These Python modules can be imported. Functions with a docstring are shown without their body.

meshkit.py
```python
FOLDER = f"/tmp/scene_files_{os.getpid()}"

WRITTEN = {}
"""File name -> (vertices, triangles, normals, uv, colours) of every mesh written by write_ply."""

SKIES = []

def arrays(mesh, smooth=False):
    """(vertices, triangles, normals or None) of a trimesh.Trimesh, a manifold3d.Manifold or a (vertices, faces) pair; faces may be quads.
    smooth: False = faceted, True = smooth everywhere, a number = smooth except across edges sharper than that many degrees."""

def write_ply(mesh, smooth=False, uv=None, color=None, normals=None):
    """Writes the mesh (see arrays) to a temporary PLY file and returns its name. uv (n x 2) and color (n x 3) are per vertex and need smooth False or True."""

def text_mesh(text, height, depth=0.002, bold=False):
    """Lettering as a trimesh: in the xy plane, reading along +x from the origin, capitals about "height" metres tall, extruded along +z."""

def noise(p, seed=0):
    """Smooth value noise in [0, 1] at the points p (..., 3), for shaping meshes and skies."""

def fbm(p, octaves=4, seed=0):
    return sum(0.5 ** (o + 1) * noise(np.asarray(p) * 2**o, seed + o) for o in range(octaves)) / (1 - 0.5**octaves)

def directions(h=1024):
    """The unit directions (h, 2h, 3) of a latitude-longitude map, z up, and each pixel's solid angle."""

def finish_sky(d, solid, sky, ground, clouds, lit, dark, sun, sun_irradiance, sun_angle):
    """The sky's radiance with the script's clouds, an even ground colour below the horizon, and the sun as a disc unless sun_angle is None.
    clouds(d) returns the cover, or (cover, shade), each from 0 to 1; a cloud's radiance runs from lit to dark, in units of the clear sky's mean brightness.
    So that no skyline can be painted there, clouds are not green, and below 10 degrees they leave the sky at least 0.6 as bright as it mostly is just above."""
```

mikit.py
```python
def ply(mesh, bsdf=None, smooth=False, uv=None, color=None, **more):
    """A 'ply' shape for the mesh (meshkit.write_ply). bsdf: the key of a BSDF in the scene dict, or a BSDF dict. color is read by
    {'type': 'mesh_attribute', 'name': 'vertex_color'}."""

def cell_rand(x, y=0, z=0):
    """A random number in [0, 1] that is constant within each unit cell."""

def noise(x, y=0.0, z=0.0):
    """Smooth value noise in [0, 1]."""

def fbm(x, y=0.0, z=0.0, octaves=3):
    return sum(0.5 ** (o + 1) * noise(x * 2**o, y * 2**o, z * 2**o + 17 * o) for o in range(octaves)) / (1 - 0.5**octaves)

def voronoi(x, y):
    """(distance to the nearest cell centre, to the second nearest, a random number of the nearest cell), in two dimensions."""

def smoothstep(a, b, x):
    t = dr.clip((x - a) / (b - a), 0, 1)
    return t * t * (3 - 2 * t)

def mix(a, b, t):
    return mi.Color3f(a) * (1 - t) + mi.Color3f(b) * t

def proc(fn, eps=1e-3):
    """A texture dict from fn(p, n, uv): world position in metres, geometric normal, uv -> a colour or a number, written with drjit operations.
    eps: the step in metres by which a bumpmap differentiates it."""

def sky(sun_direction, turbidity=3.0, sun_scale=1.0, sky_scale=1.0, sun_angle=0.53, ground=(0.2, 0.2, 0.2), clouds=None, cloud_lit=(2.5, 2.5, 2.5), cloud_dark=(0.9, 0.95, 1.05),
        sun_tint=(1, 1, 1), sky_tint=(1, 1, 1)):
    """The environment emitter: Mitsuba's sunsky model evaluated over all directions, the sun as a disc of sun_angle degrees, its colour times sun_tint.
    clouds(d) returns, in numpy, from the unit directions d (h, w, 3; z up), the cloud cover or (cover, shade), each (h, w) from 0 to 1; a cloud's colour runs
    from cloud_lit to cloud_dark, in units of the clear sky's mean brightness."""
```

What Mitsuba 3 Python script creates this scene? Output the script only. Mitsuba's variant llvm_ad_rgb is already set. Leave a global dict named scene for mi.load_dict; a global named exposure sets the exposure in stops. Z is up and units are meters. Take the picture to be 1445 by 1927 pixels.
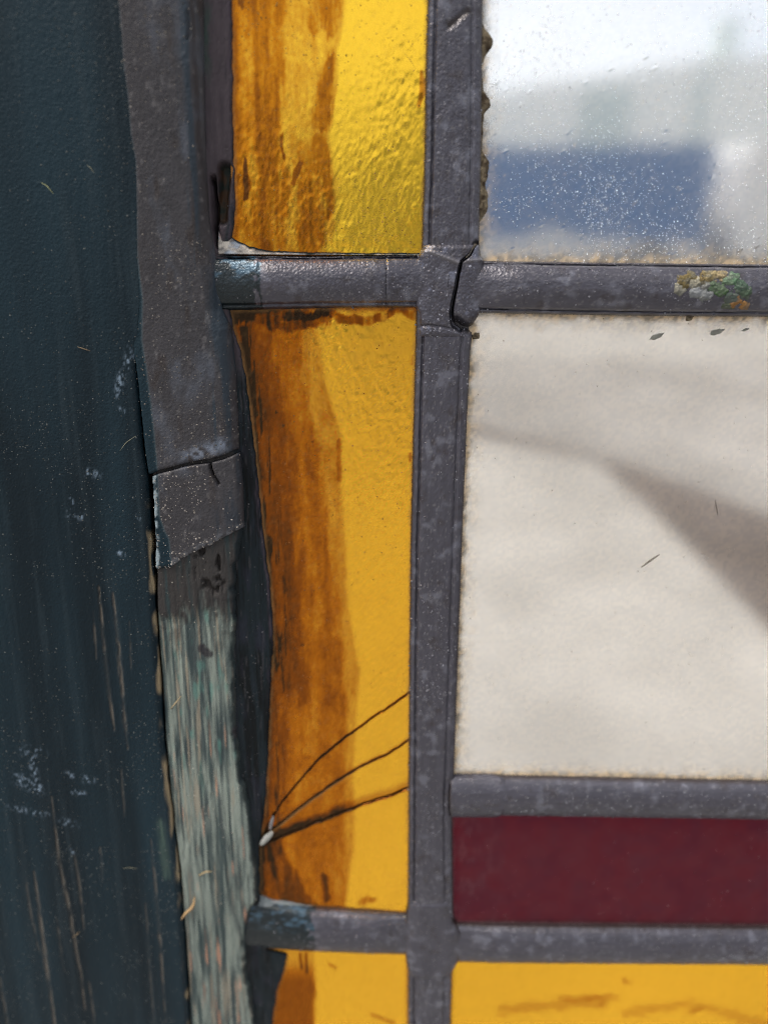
import math, random
import numpy as np, trimesh, mitsuba as mi, mikit, meshkit
import drjit as dr

# ---------------------------------------------------------------- camera, sky, exposure
# The window is surveyed in millimetres on the face of its glass: X to the right, Z up, h outwards (towards the street).
LEAN = math.radians(7.0)                    # the casement leans out a little at the top
WINDOW_Z = 1.25                             # height of the survey's origin above the pavement
EX, EN, EZ = np.array([1, 0, 0.0]), np.array([0, -math.cos(LEAN), -math.sin(LEAN)]), np.array([0, -math.sin(LEAN), math.cos(LEAN)])

def W(X, h, Z):
    X, h, Z = np.broadcast_arrays(X, h, Z)
    return (X[..., None] * EX + h[..., None] * EN + Z[..., None] * EZ) * 0.001 + np.array([0, 0, WINDOW_Z])

PITCH, DIST = math.radians(15.0), 145.0
eye = W(0.0, DIST * math.cos(PITCH), DIST * math.sin(PITCH))
T = mi.ScalarTransform4f
scene, labels = {'type': 'scene'}, {}
scene['camera'] = {'type': 'thinlens', 'fov': 53.03, 'fov_axis': 'x', 'near_clip': 0.01, 'far_clip': 3000.0, 'aperture_radius': 0.0018, 'focus_distance': 0.138,
                   'to_world': T().look_at(origin=eye.tolist(), target=W(0.0, 0.0, 0.0).tolist(), up=[0, 0, 1])}

def clouds(d):
    n = meshkit.fbm(d * np.array([1.6, 1.6, 3.0]) + 7.3, 5, 3)
    return np.clip(0.72 + 1.1 * (n - 0.42), 0, 1), np.clip((meshkit.fbm(d * np.array([2.5, 2.5, 5.0]) + 1.7, 4, 9) - 0.45) * 2.2, 0, 1) * 0.5

scene['sky'] = mikit.sky((-0.45, -0.42, 0.85), turbidity=3, sun_scale=0.75, sun_angle=18, clouds=clouds, cloud_lit=(3.0, 3.0, 3.0), cloud_dark=(1.5, 1.53, 1.6), ground=(0.3, 0.3, 0.29), sun_tint=(0.88, 0.97, 1.14))
exposure = 2.2

# ---------------------------------------------------------------- helpers
rng = np.random.default_rng(11)

def S(r, g, b):                              # a tone of the survey as a base colour
    c = np.array([r, g, b]) / 255.0
    return 0.6 * np.where(c < 0.04045, c / 12.92, ((c + 0.055) / 1.055) ** 2.4)

def nz(X, Z, sx, sz, seed=0, octaves=4):     # fractal noise, feature size sx by sz millimetres
    return meshkit.fbm(np.stack([X / sx, Z / sz, np.full_like(X, 0.37)], -1), octaves, seed)

def step(a, b, x):
    t = np.clip((x - a) / (b - a), 0, 1)
    return t * t * (3 - 2 * t)

def cmix(a, b, t):
    return np.asarray(a) * (1 - t[..., None]) + np.asarray(b) * t[..., None]

def line(pts, at, vertical=True):            # the coordinate of a polyline across its run
    p = np.array(pts); k = 1 if vertical else 0
    p = p[np.argsort(p[:, k])]
    return np.interp(at, p[:, k], p[:, 1 - k])

def near(X, Z, pts):                         # (distance to a polyline, position 0..1 along it)
    best, along = np.full(X.shape, 1e9), np.zeros(X.shape)
    pts = np.array(pts)
    for i, (a, b) in enumerate(zip(pts[:-1], pts[1:])):
        ab = b - a
        t = np.clip(((X - a[0]) * ab[0] + (Z - a[1]) * ab[1]) / max(ab @ ab, 1e-9), 0, 1)
        d = np.hypot(X - a[0] - t * ab[0], Z - a[1] - t * ab[1])
        along = np.where(d < best, (i + t) / (len(pts) - 1), along)
        best = np.minimum(best, d)
    return best, along

def numbered(key):
    if key not in scene: return key
    k = 1
    while f'{key}_{k:03d}' in scene: k += 1
    return f'{key}_{k:03d}'

def put(key, mesh, bsdf, color=None, uv=None, smooth=True, **tags):
    key = numbered(key)
    scene[key] = mikit.ply(mesh, bsdf, smooth, uv=uv, color=color)
    if tags: labels[key] = tags
    return key

TOPS = {}                                    # sampled points of built surfaces, for the grit

def sheet(key, A, B, v0, v1, nu, nv, hf, cf, bsdf, along='z', back=-2.0, jag=(0, 0), uvf=None, spread=None, **tags):
    """A relief between the edges A and B (left and right, or lower and upper), running from v0 to v1, with sides and a back. hf and cf give its height and colour."""
    v, u = np.linspace(v0, v1, nv), (np.linspace(0, 1, nu) if spread is None else spread(np.linspace(0, 1, nu)))
    a, b = (line(E, v, along == 'z') for E in (A, B))
    seed = sum(map(ord, key)) + len(scene)
    for e, amp, k in ((a, jag[0], 0), (b, jag[1], 1)):
        if amp: e += amp * 2 * (meshkit.fbm(np.stack([v / 1.6, v * 0 + k + .3, v * 0], -1), 4, seed) - 0.5)
    b = np.maximum(b, a + 0.02)
    P = a[:, None] + (b - a)[:, None] * u[None]
    V = np.broadcast_to(v[:, None], P.shape)
    X, Z = (P, V) if along == 'z' else (V, P)
    c = dict(X=X, Z=Z, U=np.broadcast_to(u[None], P.shape), d0=P - a[:, None], d1=b[:, None] - P, v=V, wid=(b - a)[:, None])
    h = np.asarray(hf(c), float) + np.zeros(P.shape)
    col = np.clip(np.asarray(cf(c, h), float) + np.zeros(P.shape + (3,)), 0.002, 0.98)
    uv = None if uvf is None else np.stack([np.clip(uvf(c), 0, 1) + np.zeros(P.shape)] * 2, -1)
    n, m = P.shape
    idx = np.arange(n * m).reshape(n, m)
    rim = np.concatenate([idx[0, :-1], idx[:-1, -1], idx[-1, :0:-1], idx[:0:-1, 0]])
    top = W(X, h, Z).reshape(-1, 3)
    low = W(X.ravel()[rim], np.full(len(rim), back), Z.ravel()[rim])
    q = [np.stack([idx[:-1, :-1], idx[:-1, 1:], idx[1:, 1:], idx[1:, :-1]], -1).reshape(-1, 4)]
    r = np.arange(len(rim)); nx = np.roll(r, -1); o = n * m
    q.append(np.stack([o + r, o + nx, rim[nx], rim[r]], -1))
    left, right = o + np.r_[(np.arange(n) * 0)], None
    # the back: rows between the two long sides
    bl = np.r_[0, len(rim) - np.arange(1, n)] % len(rim)
    br = (m - 1) + np.arange(n)
    q.append(np.stack([o + bl[:-1], o + bl[1:], o + br[1:], o + br[:-1]], -1))
    f = np.concatenate(q)
    f = np.vstack([f[:, [0, 1, 2]], f[:, [0, 2, 3]]])
    if along != 'z': f = f[:, ::-1]
    vert = np.vstack([top, low])
    colr = np.vstack([col.reshape(-1, 3), col.reshape(-1, 3)[rim] * 0.9])
    uvr = None if uv is None else np.vstack([uv.reshape(-1, 2), uv.reshape(-1, 2)[rim]])
    key = put(key, trimesh.Trimesh(vert, f, process=False), bsdf, colr, uvr, **tags)
    TOPS[key] = (X.ravel(), h.ravel(), Z.ravel())
    return key

# ---------------------------------------------------------------- materials
VC = {'type': 'mesh_attribute', 'name': 'vertex_color'}
dust_weight = mikit.proc(lambda p, n, uv: uv.x)
def grain(size, k):                          # fine relief in metres of height, cells of about size metres
    return mikit.proc(lambda p, n, uv: mikit.fbm(p.x / size + k, (p.z + 0.3 * p.y) / size, 1.7, 2), eps=2e-5)
def bumped(size, height, k, bsdf): return {'type': 'twosided', 'bsdf': {'type': 'bumpmap', 'arbitrary': grain(size, k), 'scale': height, 'bsdf': bsdf}}
scene['paint_surface'] = bumped(0.00028, 0.00010, 3, {'type': 'principled', 'base_color': VC, 'roughness': 0.45, 'specular': 0.12})
scene['wood_surface'] = bumped(0.0003, 0.00012, 5, {'type': 'principled', 'base_color': VC, 'roughness': 0.75, 'specular': 0.12})
scene['lead_surface'] = bumped(0.00030, 0.00013, 7, {'type': 'principled', 'base_color': VC, 'roughness': 0.36, 'specular': 0.5, 'metallic': 0.35})
scene['matte_surface'] = {'type': 'twosided', 'bsdf': {'type': 'diffuse', 'reflectance': VC}}
# mirrored glass: a coloured pane with a reflecting film behind it, filmed with dirt where uv.x says so
scene['amber_glass'] = {'type': 'twosided', 'bsdf': {'type': 'blendbsdf', 'weight': dust_weight,
    'a': {'type': 'roughconductor', 'material': 'none', 'distribution': 'ggx', 'alpha': 0.035, 'specular_reflectance': VC},
    'b': {'type': 'diffuse', 'reflectance': {'type': 'rgb', 'value': [0.20, 0.11, 0.045]}}}}
scene['clear_glass'] = {'type': 'twosided', 'bsdf': {'type': 'blendbsdf', 'weight': dust_weight,
    'a': {'type': 'roughconductor', 'material': 'none', 'distribution': 'ggx', 'alpha': 0.004, 'specular_reflectance': {'type': 'rgb', 'value': [0.87, 0.865, 0.85]}},
    'b': {'type': 'diffuse', 'reflectance': VC}}}
scene['ruby_glass'] = {'type': 'twosided', 'bsdf': {'type': 'blendbsdf', 'weight': dust_weight,
    'a': {'type': 'roughconductor', 'material': 'none', 'distribution': 'ggx', 'alpha': 0.12, 'specular_reflectance': VC},
    'b': {'type': 'diffuse', 'reflectance': {'type': 'rgb', 'value': [0.12, 0.075, 0.08]}}}}

# ---------------------------------------------------------------- the street that the panes mirror
def flat(key, pts, z, bsdf, **tags):
    import shapely
    poly = shapely.Polygon(pts)
    v, f = trimesh.creation.triangulate_polygon(poly, engine='earcut')
    m = trimesh.Trimesh(np.c_[v, np.full(len(v), z)], f, process=False)
    if m.face_normals[:, 2].mean() < 0: m.invert()
    return put(key, m, bsdf, smooth=False, kind='structure', **tags)

def mottled(c, amount, size):
    return {'type': 'twosided', 'bsdf': {'type': 'diffuse', 'reflectance': mikit.proc(
        lambda p, n, uv: mi.Color3f(*map(float, c)) * (1 - amount + 2 * amount * mikit.smoothstep(0.22, 0.78, mikit.fbm(p.x * size, p.y * size, 0.5, 4))))}}

scene['asphalt'] = mottled((0.285, 0.275, 0.265), 0.2, 2.0)
scene['concrete'] = mottled((0.36, 0.348, 0.33), 0.17, 2.2)
scene['dark_ground'] = mottled((0.12, 0.105, 0.10), 0.2, 4.0)
scene['render_white'] = {'type': 'twosided', 'bsdf': {'type': 'diffuse', 'reflectance': {'type': 'rgb', 'value': [0.80, 0.83, 0.83]}}}
scene['render_grey'] = {'type': 'twosided', 'bsdf': {'type': 'diffuse', 'reflectance': {'type': 'rgb', 'value': [0.58, 0.66, 0.67]}}}
scene['roof_slate'] = {'type': 'twosided', 'bsdf': {'type': 'diffuse', 'reflectance': {'type': 'rgb', 'value': [0.2, 0.2, 0.22]}}}
scene['blue_paint'] = {'type': 'twosided', 'bsdf': {'type': 'principled', 'base_color': {'type': 'rgb', 'value': [0.10, 0.18, 0.34]}, 'roughness': 0.5, 'specular': 0.5}}
scene['white_paint'] = {'type': 'twosided', 'bsdf': {'type': 'principled', 'base_color': {'type': 'rgb', 'value': [0.66, 0.67, 0.68]}, 'roughness': 0.7, 'specular': 0.2}}
scene['panel_grey'] = {'type': 'twosided', 'bsdf': {'type': 'diffuse', 'reflectance': {'type': 'rgb', 'value': [0.55, 0.57, 0.6]}}}
scene['dark_glass'] = {'type': 'twosided', 'bsdf': {'type': 'principled', 'base_color': {'type': 'rgb', 'value': [0.02, 0.025, 0.03]}, 'roughness': 0.1, 'specular': 0.6}}
scene['rubber'] = {'type': 'diffuse', 'reflectance': {'type': 'rgb', 'value': [0.03, 0.03, 0.03]}}
scene['wheel_metal'] = {'type': 'diffuse', 'reflectance': {'type': 'rgb', 'value': [0.5, 0.5, 0.5]}}

flat('ground', [(-400, -400), (400, -400), (400, 60), (-400, 60)], 0.0, 'asphalt')
flat('pavement', [(-9, 0.6), (-9, -4.9), (-0.6, -4.7), (0.57, -4.25), (1.14, -3.81), (1.22, -2.9), (1.25, -2.05), (1.32, -0.8), (1.4, 0.6)], 0.008, 'concrete')
flat('far_pavement', [(-60, -6.7), (60, -6.7), (60, -8.9), (-60, -8.9)], 0.006, 'concrete')
flat('tarmac_strip', [(-9, -5.2), (-0.6, -4.95), (0.59, -4.55), (1.17, -3.95), (1.72, -3.05), (2.7, -1.4), (3.6, 0.6), (1.4, 0.6), (1.32, -0.8), (1.25, -2.05), (1.22, -2.9), (1.14, -3.81), (0.57, -4.25), (-0.6, -4.7), (-9, -4.9)], 0.004, 'dark_ground')  # darker strip of ground along the pavement edge

def prism(profile, y0, y1):                  # an outline in x and z, drawn out along y
    import shapely
    m = trimesh.creation.extrude_polygon(shapely.Polygon(profile), y1 - y0, engine='earcut')
    m.apply_transform([[1, 0, 0, 0], [0, 0, 1, y0], [0, 1, 0, 0], [0, 0, 0, 1]])
    m.invert()
    return m

def van(key, paint, x, y, turn, length, label):
    t = numbered(key + '__body').replace('__body', '')
    M = trimesh.transformations.rotation_matrix(turn, [0, 0, 1]); M[:3, 3] = [x, y, 0]
    def part(name, m, b):
        m.apply_transform(M); put(f'{t}__{name}', m, b, smooth=False)
    L = length
    part('body', prism([(0, .4), (0, 1.0), (.35, 1.15), (1.1, 1.95), (1.4, 2.1), (L - .1, 2.13), (L, 2.0), (L, .4)], -1.9, 0), paint)
    part('lower_panel', prism([(.02, .42), (L - .02, .42), (L - .02, .66), (3.9, .78), (3.4, .92), (2.9, .74), (1.6, .84), (.02, .72)], 0.004, 0.03), 'panel_grey')
    part('window', prism([(.55, 1.15), (1.2, 1.15), (1.2, 1.8), (1.05, 1.8)], 0.003, 0.02), 'dark_glass')
    for k in (0.9, L - 0.9):
        for yy in (-1.75, 0.02):
            w = trimesh.creation.cylinder(0.33, 0.2, sections=28); w.apply_transform(trimesh.transformations.rotation_matrix(math.pi / 2, [1, 0, 0])); w.apply_translation([k, yy - 0.08, 0.33]); part('wheel', w, 'rubber')
            w = trimesh.creation.cylinder(0.2, 0.21, sections=24); w.apply_transform(trimesh.transformations.rotation_matrix(math.pi / 2, [1, 0, 0])); w.apply_translation([k, yy - 0.075, 0.33]); part('hub', w, 'wheel_metal')
    labels[t] = {'label': label, 'category': 'van'}

van('blue_van', 'blue_paint', -0.7, -13.0, -0.06, 6.0, 'blue van with pale lower panels across the road, mirrored in the upper clear pane')
van('white_van', 'white_paint', 10.9, -15.6, math.pi - 0.06, 5.2, 'white van parked behind the blue van, mirrored in the clear pane')

h_ = 'house'
put(h_ + '__wall', prism([(-5, 0), (14, 0), (14, 4.45), (8.7, 4.4), (7.3, 4.33), (4.9, 3.99), (2.2, 3.6), (-5, 2.6)], -27, -20), 'render_white', smooth=False)
for x0, x1, z0, z1 in ((4.6, 5.7, 2.3, 3.7), (7.25, 7.5, 2.2, 4.1), (10.2, 11.3, 2.3, 3.7)):
    b = trimesh.creation.box((x1 - x0, 0.06, z1 - z0)); b.apply_translation([(x0 + x1) / 2, -19.98, (z0 + z1) / 2])
    put(h_ + '__shutter', b, 'render_grey', smooth=False)
b = trimesh.creation.box((0.45, 0.45, 1.3)); b.apply_translation([8.1, -21, 4.6]); put(h_ + '__chimney', b, 'render_grey', smooth=False)
labels[h_] = {'label': 'pale rendered house across the road, mirrored in the upper clear pane', 'category': 'house'}

# ---------------------------------------------------------------- the window frame
F = 'window_frame'
labels[F] = {'label': 'dark teal painted wooden window frame, paint scratched and flaking, left of the leaded glass', 'category': 'window frame'}
ZT, ZB = 112.0, -150.0                       # built a little past the picture at top and bottom

SEAM = [(-39.31, 100.41), (-41.02, 83.09), (-40.91, 78.72), (-40.97, 74.28), (-40.69, 69.75), (-40.65, 64.35), (-40.21, 60.42), (-40.57, 53.99), (-41.17, 45.71), (-41.38, 38.87), (-42.32, 31.85), (-42.95, 26.46), (-43.01, 19.08), (-42.99, 12.45), (-42.63, 8.59), (-42.70, 1.69), (-42.95, -6.42), (-42.98, -10.56), (-43.26, -17.97), (-43.44, -25.58), (-43.44, -32.27), (-43.75, -46.13), (-43.47, -58.21), (-42.88, -75.97), (-42.87, -92.05), (-43.30, -115.88), (-43.86, -150.64)]
TEAL, TEAL_DARK = S(28, 47, 57), S(19, 32, 40)
STREAKS = [  # scratches through the paint, with their strength
    (0.9, [(-53.20, -13.19), (-53.36, -21.21), (-53.38, -30.02), (-53.19, -36.82), (-53.05, -43.19)]), (1.0, [(-50.72, -14.24), (-50.65, -22.29), (-50.62, -31.14), (-50.80, -40.27), (-50.79, -47.32)]), (0.5, [(-54.66, -17.97), (-55.11, -27.79)]), (0.4, [(-48.14, -20.12), (-48.58, -30.02)]),
    (0.8, [(-67.06, -58.21), (-67.17, -66.96), (-67.06, -75.97), (-66.19, -86.60), (-66.06, -96.20), (-65.61, -101.83), (-65.70, -111.91)]), (1.0, [(-72.69, -75.97), (-72.73, -83.91), (-72.77, -92.05), (-72.90, -103.25), (-72.72, -114.11), (-73.01, -125.34)]), (0.6, [(-63.98, -70.79), (-63.60, -79.91), (-63.79, -90.68)]),
    (0.7, [(-58.44, -70.14), (-58.48, -74.01), (-58.63, -77.93)]), (0.8, [(-47.80, -68.23), (-47.74, -75.97), (-47.78, -86.60), (-47.93, -97.60), (-48.24, -115.88)]), (0.4, [(-50.14, -83.91), (-50.55, -97.60), (-50.83, -115.88)]), (0.6, [(-83.27, -103.25), (-83.27, -110.45), (-83.41, -120.80)]),
    (0.5, [(-69.15, -87.95), (-69.29, -97.60), (-69.06, -101.83)]), (0.5, [(-64.05, -104.67), (-63.99, -115.88)]), (0.5, [(-52.47, -52.11), (-52.80, -63.18)]), (0.5, [(-74.61, -77.28), (-74.61, -86.60), (-73.93, -96.20)])]
SMEARS = [  # dabs of pale blue-white paint on the teal, centre to centre with radius
    (0.9, [(-43.57, 30.07), (-44.35, 27.36)]), (0.8, [(-45.39, 26.00), (-46.41, 22.80)]), (0.8, [(-42.14, 29.62), (-41.33, 28.27)]), (0.6, [(-42.03, 26.46), (-41.85, 21.87)]), (0.5, [(-46.29, 20.02), (-45.59, 19.46)]), (0.7, [(-53.19, 8.78), (-51.33, 8.30)]), (0.7, [(-57.26, 0.89), (-55.18, 0.49)]), (0.4, [(-56.58, 3.68), (-56.46, 1.19)]),
    (1.2, [(-71.34, -47.55), (-68.27, -48.27)]), (1.4, [(-73.18, -53.92), (-69.52, -56.36)]), (0.9, [(-69.81, -49.70), (-70.09, -55.75)]), (0.7, [(-75.84, -60.68), (-68.52, -62.55)]), (0.9, [(-65.42, -63.93), (-62.91, -64.68)]), (0.9, [(-63.00, -53.32), (-58.63, -54.29)]), (0.6, [(-62.53, -56.98), (-60.44, -57.47)]), (0.5, [(-65.07, -70.79), (-64.03, -71.30)]), (0.5, [(-48.73, -6.42), (-48.08, -6.83)]), (0.4, [(-44.91, 0.69), (-44.38, 0.09)])]
PATCH = (2.0, [(-45.53, -64.18), (-45.37, -70.79), (-45.19, -77.28)])   # where the teal has rubbed away to an older green

def stile_fields(c):
    if 'cut' in c: return
    X, Z = c['X'], c['Z']
    cut, lip, smear = np.zeros(X.shape), np.zeros(X.shape), np.zeros(X.shape)
    wob = 0.25 * (nz(X, Z, 2.0, 5.0, 21) - 0.5)
    gaps = step(0.40, 0.60, nz(X, Z, 0.9, 3.2, 22, 3))
    ragged = nz(X, Z, 0.35, 1.6, 27, 3)
    for s, pts in STREAKS:
        d, t = near(X + wob + .22 * (ragged - .5), Z, pts)
        w = (0.10 + 0.26 * s * np.sin(np.pi * np.clip(t, 0.03, 0.97)) ** 0.7) * (0.35 + 1.3 * ragged)
        cut = np.maximum(cut, s * np.exp(-(d / w) ** 2) * (0.15 + 0.85 * gaps))
        lip = np.maximum(lip, s * np.exp(-((d - 0.45) / 0.25) ** 2))
    grainy = step(0.50, 0.66, nz(X, Z, 0.45, 0.5, 23, 3))
    for r, pts in SMEARS:
        d, _ = near(X + 3 * wob, Z + 2 * wob, pts)
        smear = np.maximum(smear, np.exp(-(d / (0.75 * r)) ** 2) * grainy)
    d, _ = near(X, Z, PATCH[1])
    c['patch'] = np.exp(-(d / 0.8) ** 2) * step(0.3, 0.6, nz(X, Z, 0.5, 6.0, 24))
    c['cut'], c['lip'], c['smear'] = cut, lip, smear

def stile_h(c):
    X, Z, d1 = c['X'], c['Z'], c['d1']
    stile_fields(c)
    h = 5.0 + 0.10 * (nz(X, Z, 9, 60, 1) - 0.5) + 0.08 * (nz(X, Z, 0.9, 14, 2) - 0.5) + 0.06 * (nz(X, Z, 0.35, 7, 29, 3) - .5) + 0.09 * (nz(X, Z, 0.4, 0.5, 3, 3) - 0.5)
    bump = step(0.60, 0.80, nz(X, Z, 0.55, 0.45, 6, 2))
    h = h + 0.06 * bump - 0.30 * c['cut'] + 0.06 * c['lip'] + 0.10 * c['smear'] - 0.05 * c['patch']
    return h - 0.9 * np.clip(1 - d1 / 1.1, 0, 1) ** 2.2 * step(34, 26, Z)

def stile_c(c, h):
    X, Z, d1 = c['X'], c['Z'], c['d1']
    band = nz(X, Z, 6.0, 70, 4, 3)
    col = cmix(TEAL_DARK, TEAL * 1.15, step(0.25, 0.75, band))
    col = cmix(col, S(48, 62, 70), 0.35 * step(0.5, 0.75, nz(X, Z, 1.2, 22, 5)))
    col = cmix(col, S(122, 114, 104), np.clip(c['cut'] * 1.1, 0, 0.9) * (0.45 + 0.55 * nz(X, Z, .3, 2, 7)))
    col = cmix(col, S(80, 100, 92), c['patch'] * 0.8)
    col = cmix(col, S(132, 152, 172), np.clip(c['smear'] * 1.1, 0, 0.85))
    low = step(-8, -16, Z - 12)
    worn = step(0.42, .52, nz(X, Z, 6, 5.5, 28, 2)) * step(0.8, 0.15, d1 + 0.9 * (nz(X, Z, 0.6, 4.5, 8) - 0.5)) * low * step(0.38, 0.5, nz(X, Z, 1, 9, 9, 2))
    return cmix(col, S(172, 154, 124), worn * 0.9)

sheet(F + '__stile', [(-150, ZT), (-150, ZB)], SEAM, ZB, ZT, 470, 760, stile_h, stile_c, 'paint_surface', jag=(0, 0.12), back=-12, spread=lambda u: 1 - (1 - u) ** 1.25)

# the glazing bead of bare weathered wood, and the layers of old putty and paint still stuck on it
BEAD_L = [(-39.33, 100.69), (-40.87, 83.29), (-40.83, 64.47), (-40.49, 54.06), (-41.00, 45.74), (-41.78, 31.83), (-42.26, 19.00), (-42.06, 8.46), (-42.35, -6.61), (-42.38, -10.78), (-43.05, -18.22), (-43.22, -25.86), (-43.22, -32.58), (-43.52, -46.50), (-43.34, -58.63), (-42.74, -76.47), (-42.72, -92.63), (-43.14, -116.56), (-43.68, -151.48)]
BEAD_R = [(-28.45, 101.52), (-29.07, 83.90), (-29.60, 72.64), (-29.98, 60.82), (-29.95, 52.62), (-29.66, 48.41), (-28.93, 42.40), (-28.68, 37.13), (-27.21, 33.56), (-26.85, 26.26), (-26.85, 18.75), (-26.95, 11.03), (-26.28, 7.08), (-26.52, -4.08), (-28.22, -10.36), (-28.55, -18.96), (-29.61, -35.81), (-29.76, -45.22), (-29.46, -47.62), (-29.33, -56.17), (-28.37, -58.66), (-27.67, -67.53), (-27.02, -77.98), (-26.85, -84.70), (-28.85, -88.80), (-30.39, -97.17), (-30.56, -105.75), (-29.41, -111.60), (-29.24, -118.61), (-30.03, -153.99)]

def bead_base(c): return 3.9 - 1.5 * c['U'] ** 1.5

def bead_h(c):
    X, Z = c['X'], c['Z']
    g = nz(X, Z, 0.7, 16, 31)
    pit = step(0.62, 0.75, nz(X, Z, 1.1, 7, 32, 3))
    d, _ = near(X, Z, [(-32.79, -7.46), (-32.77, -10.61), (-32.50, -12.72)])
    c['pits'] = step(.50, .60, nz(X, Z, 1.0, 2.2, 55, 3)) * step(3.2, 1.8, d)
    c['under'] = step(-21.5, -16, Z + 16 * (nz(X, Z, 1.8, 6, 57) - .5) + 3 * (nz(X, Z, .6, 1.5, 58) - .5))
    h = bead_base(c) - .6 * step(-6, -2, Z) + .45 * c['under'] - .9 * c['pits'] + 0.5 * (g - 0.5) + .22 * (nz(X, Z, .28, 9, 30, 3) - .5) - 0.25 * pit + 0.08 * (nz(X, Z, .35, 2.5, 33) - 0.5)
    return h - 0.8 * np.clip(1 - c['d1'] / 0.9, 0, 1) ** 2 - 0.7 * np.clip(1 - c['d0'] / 0.5, 0, 1) ** 2

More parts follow.
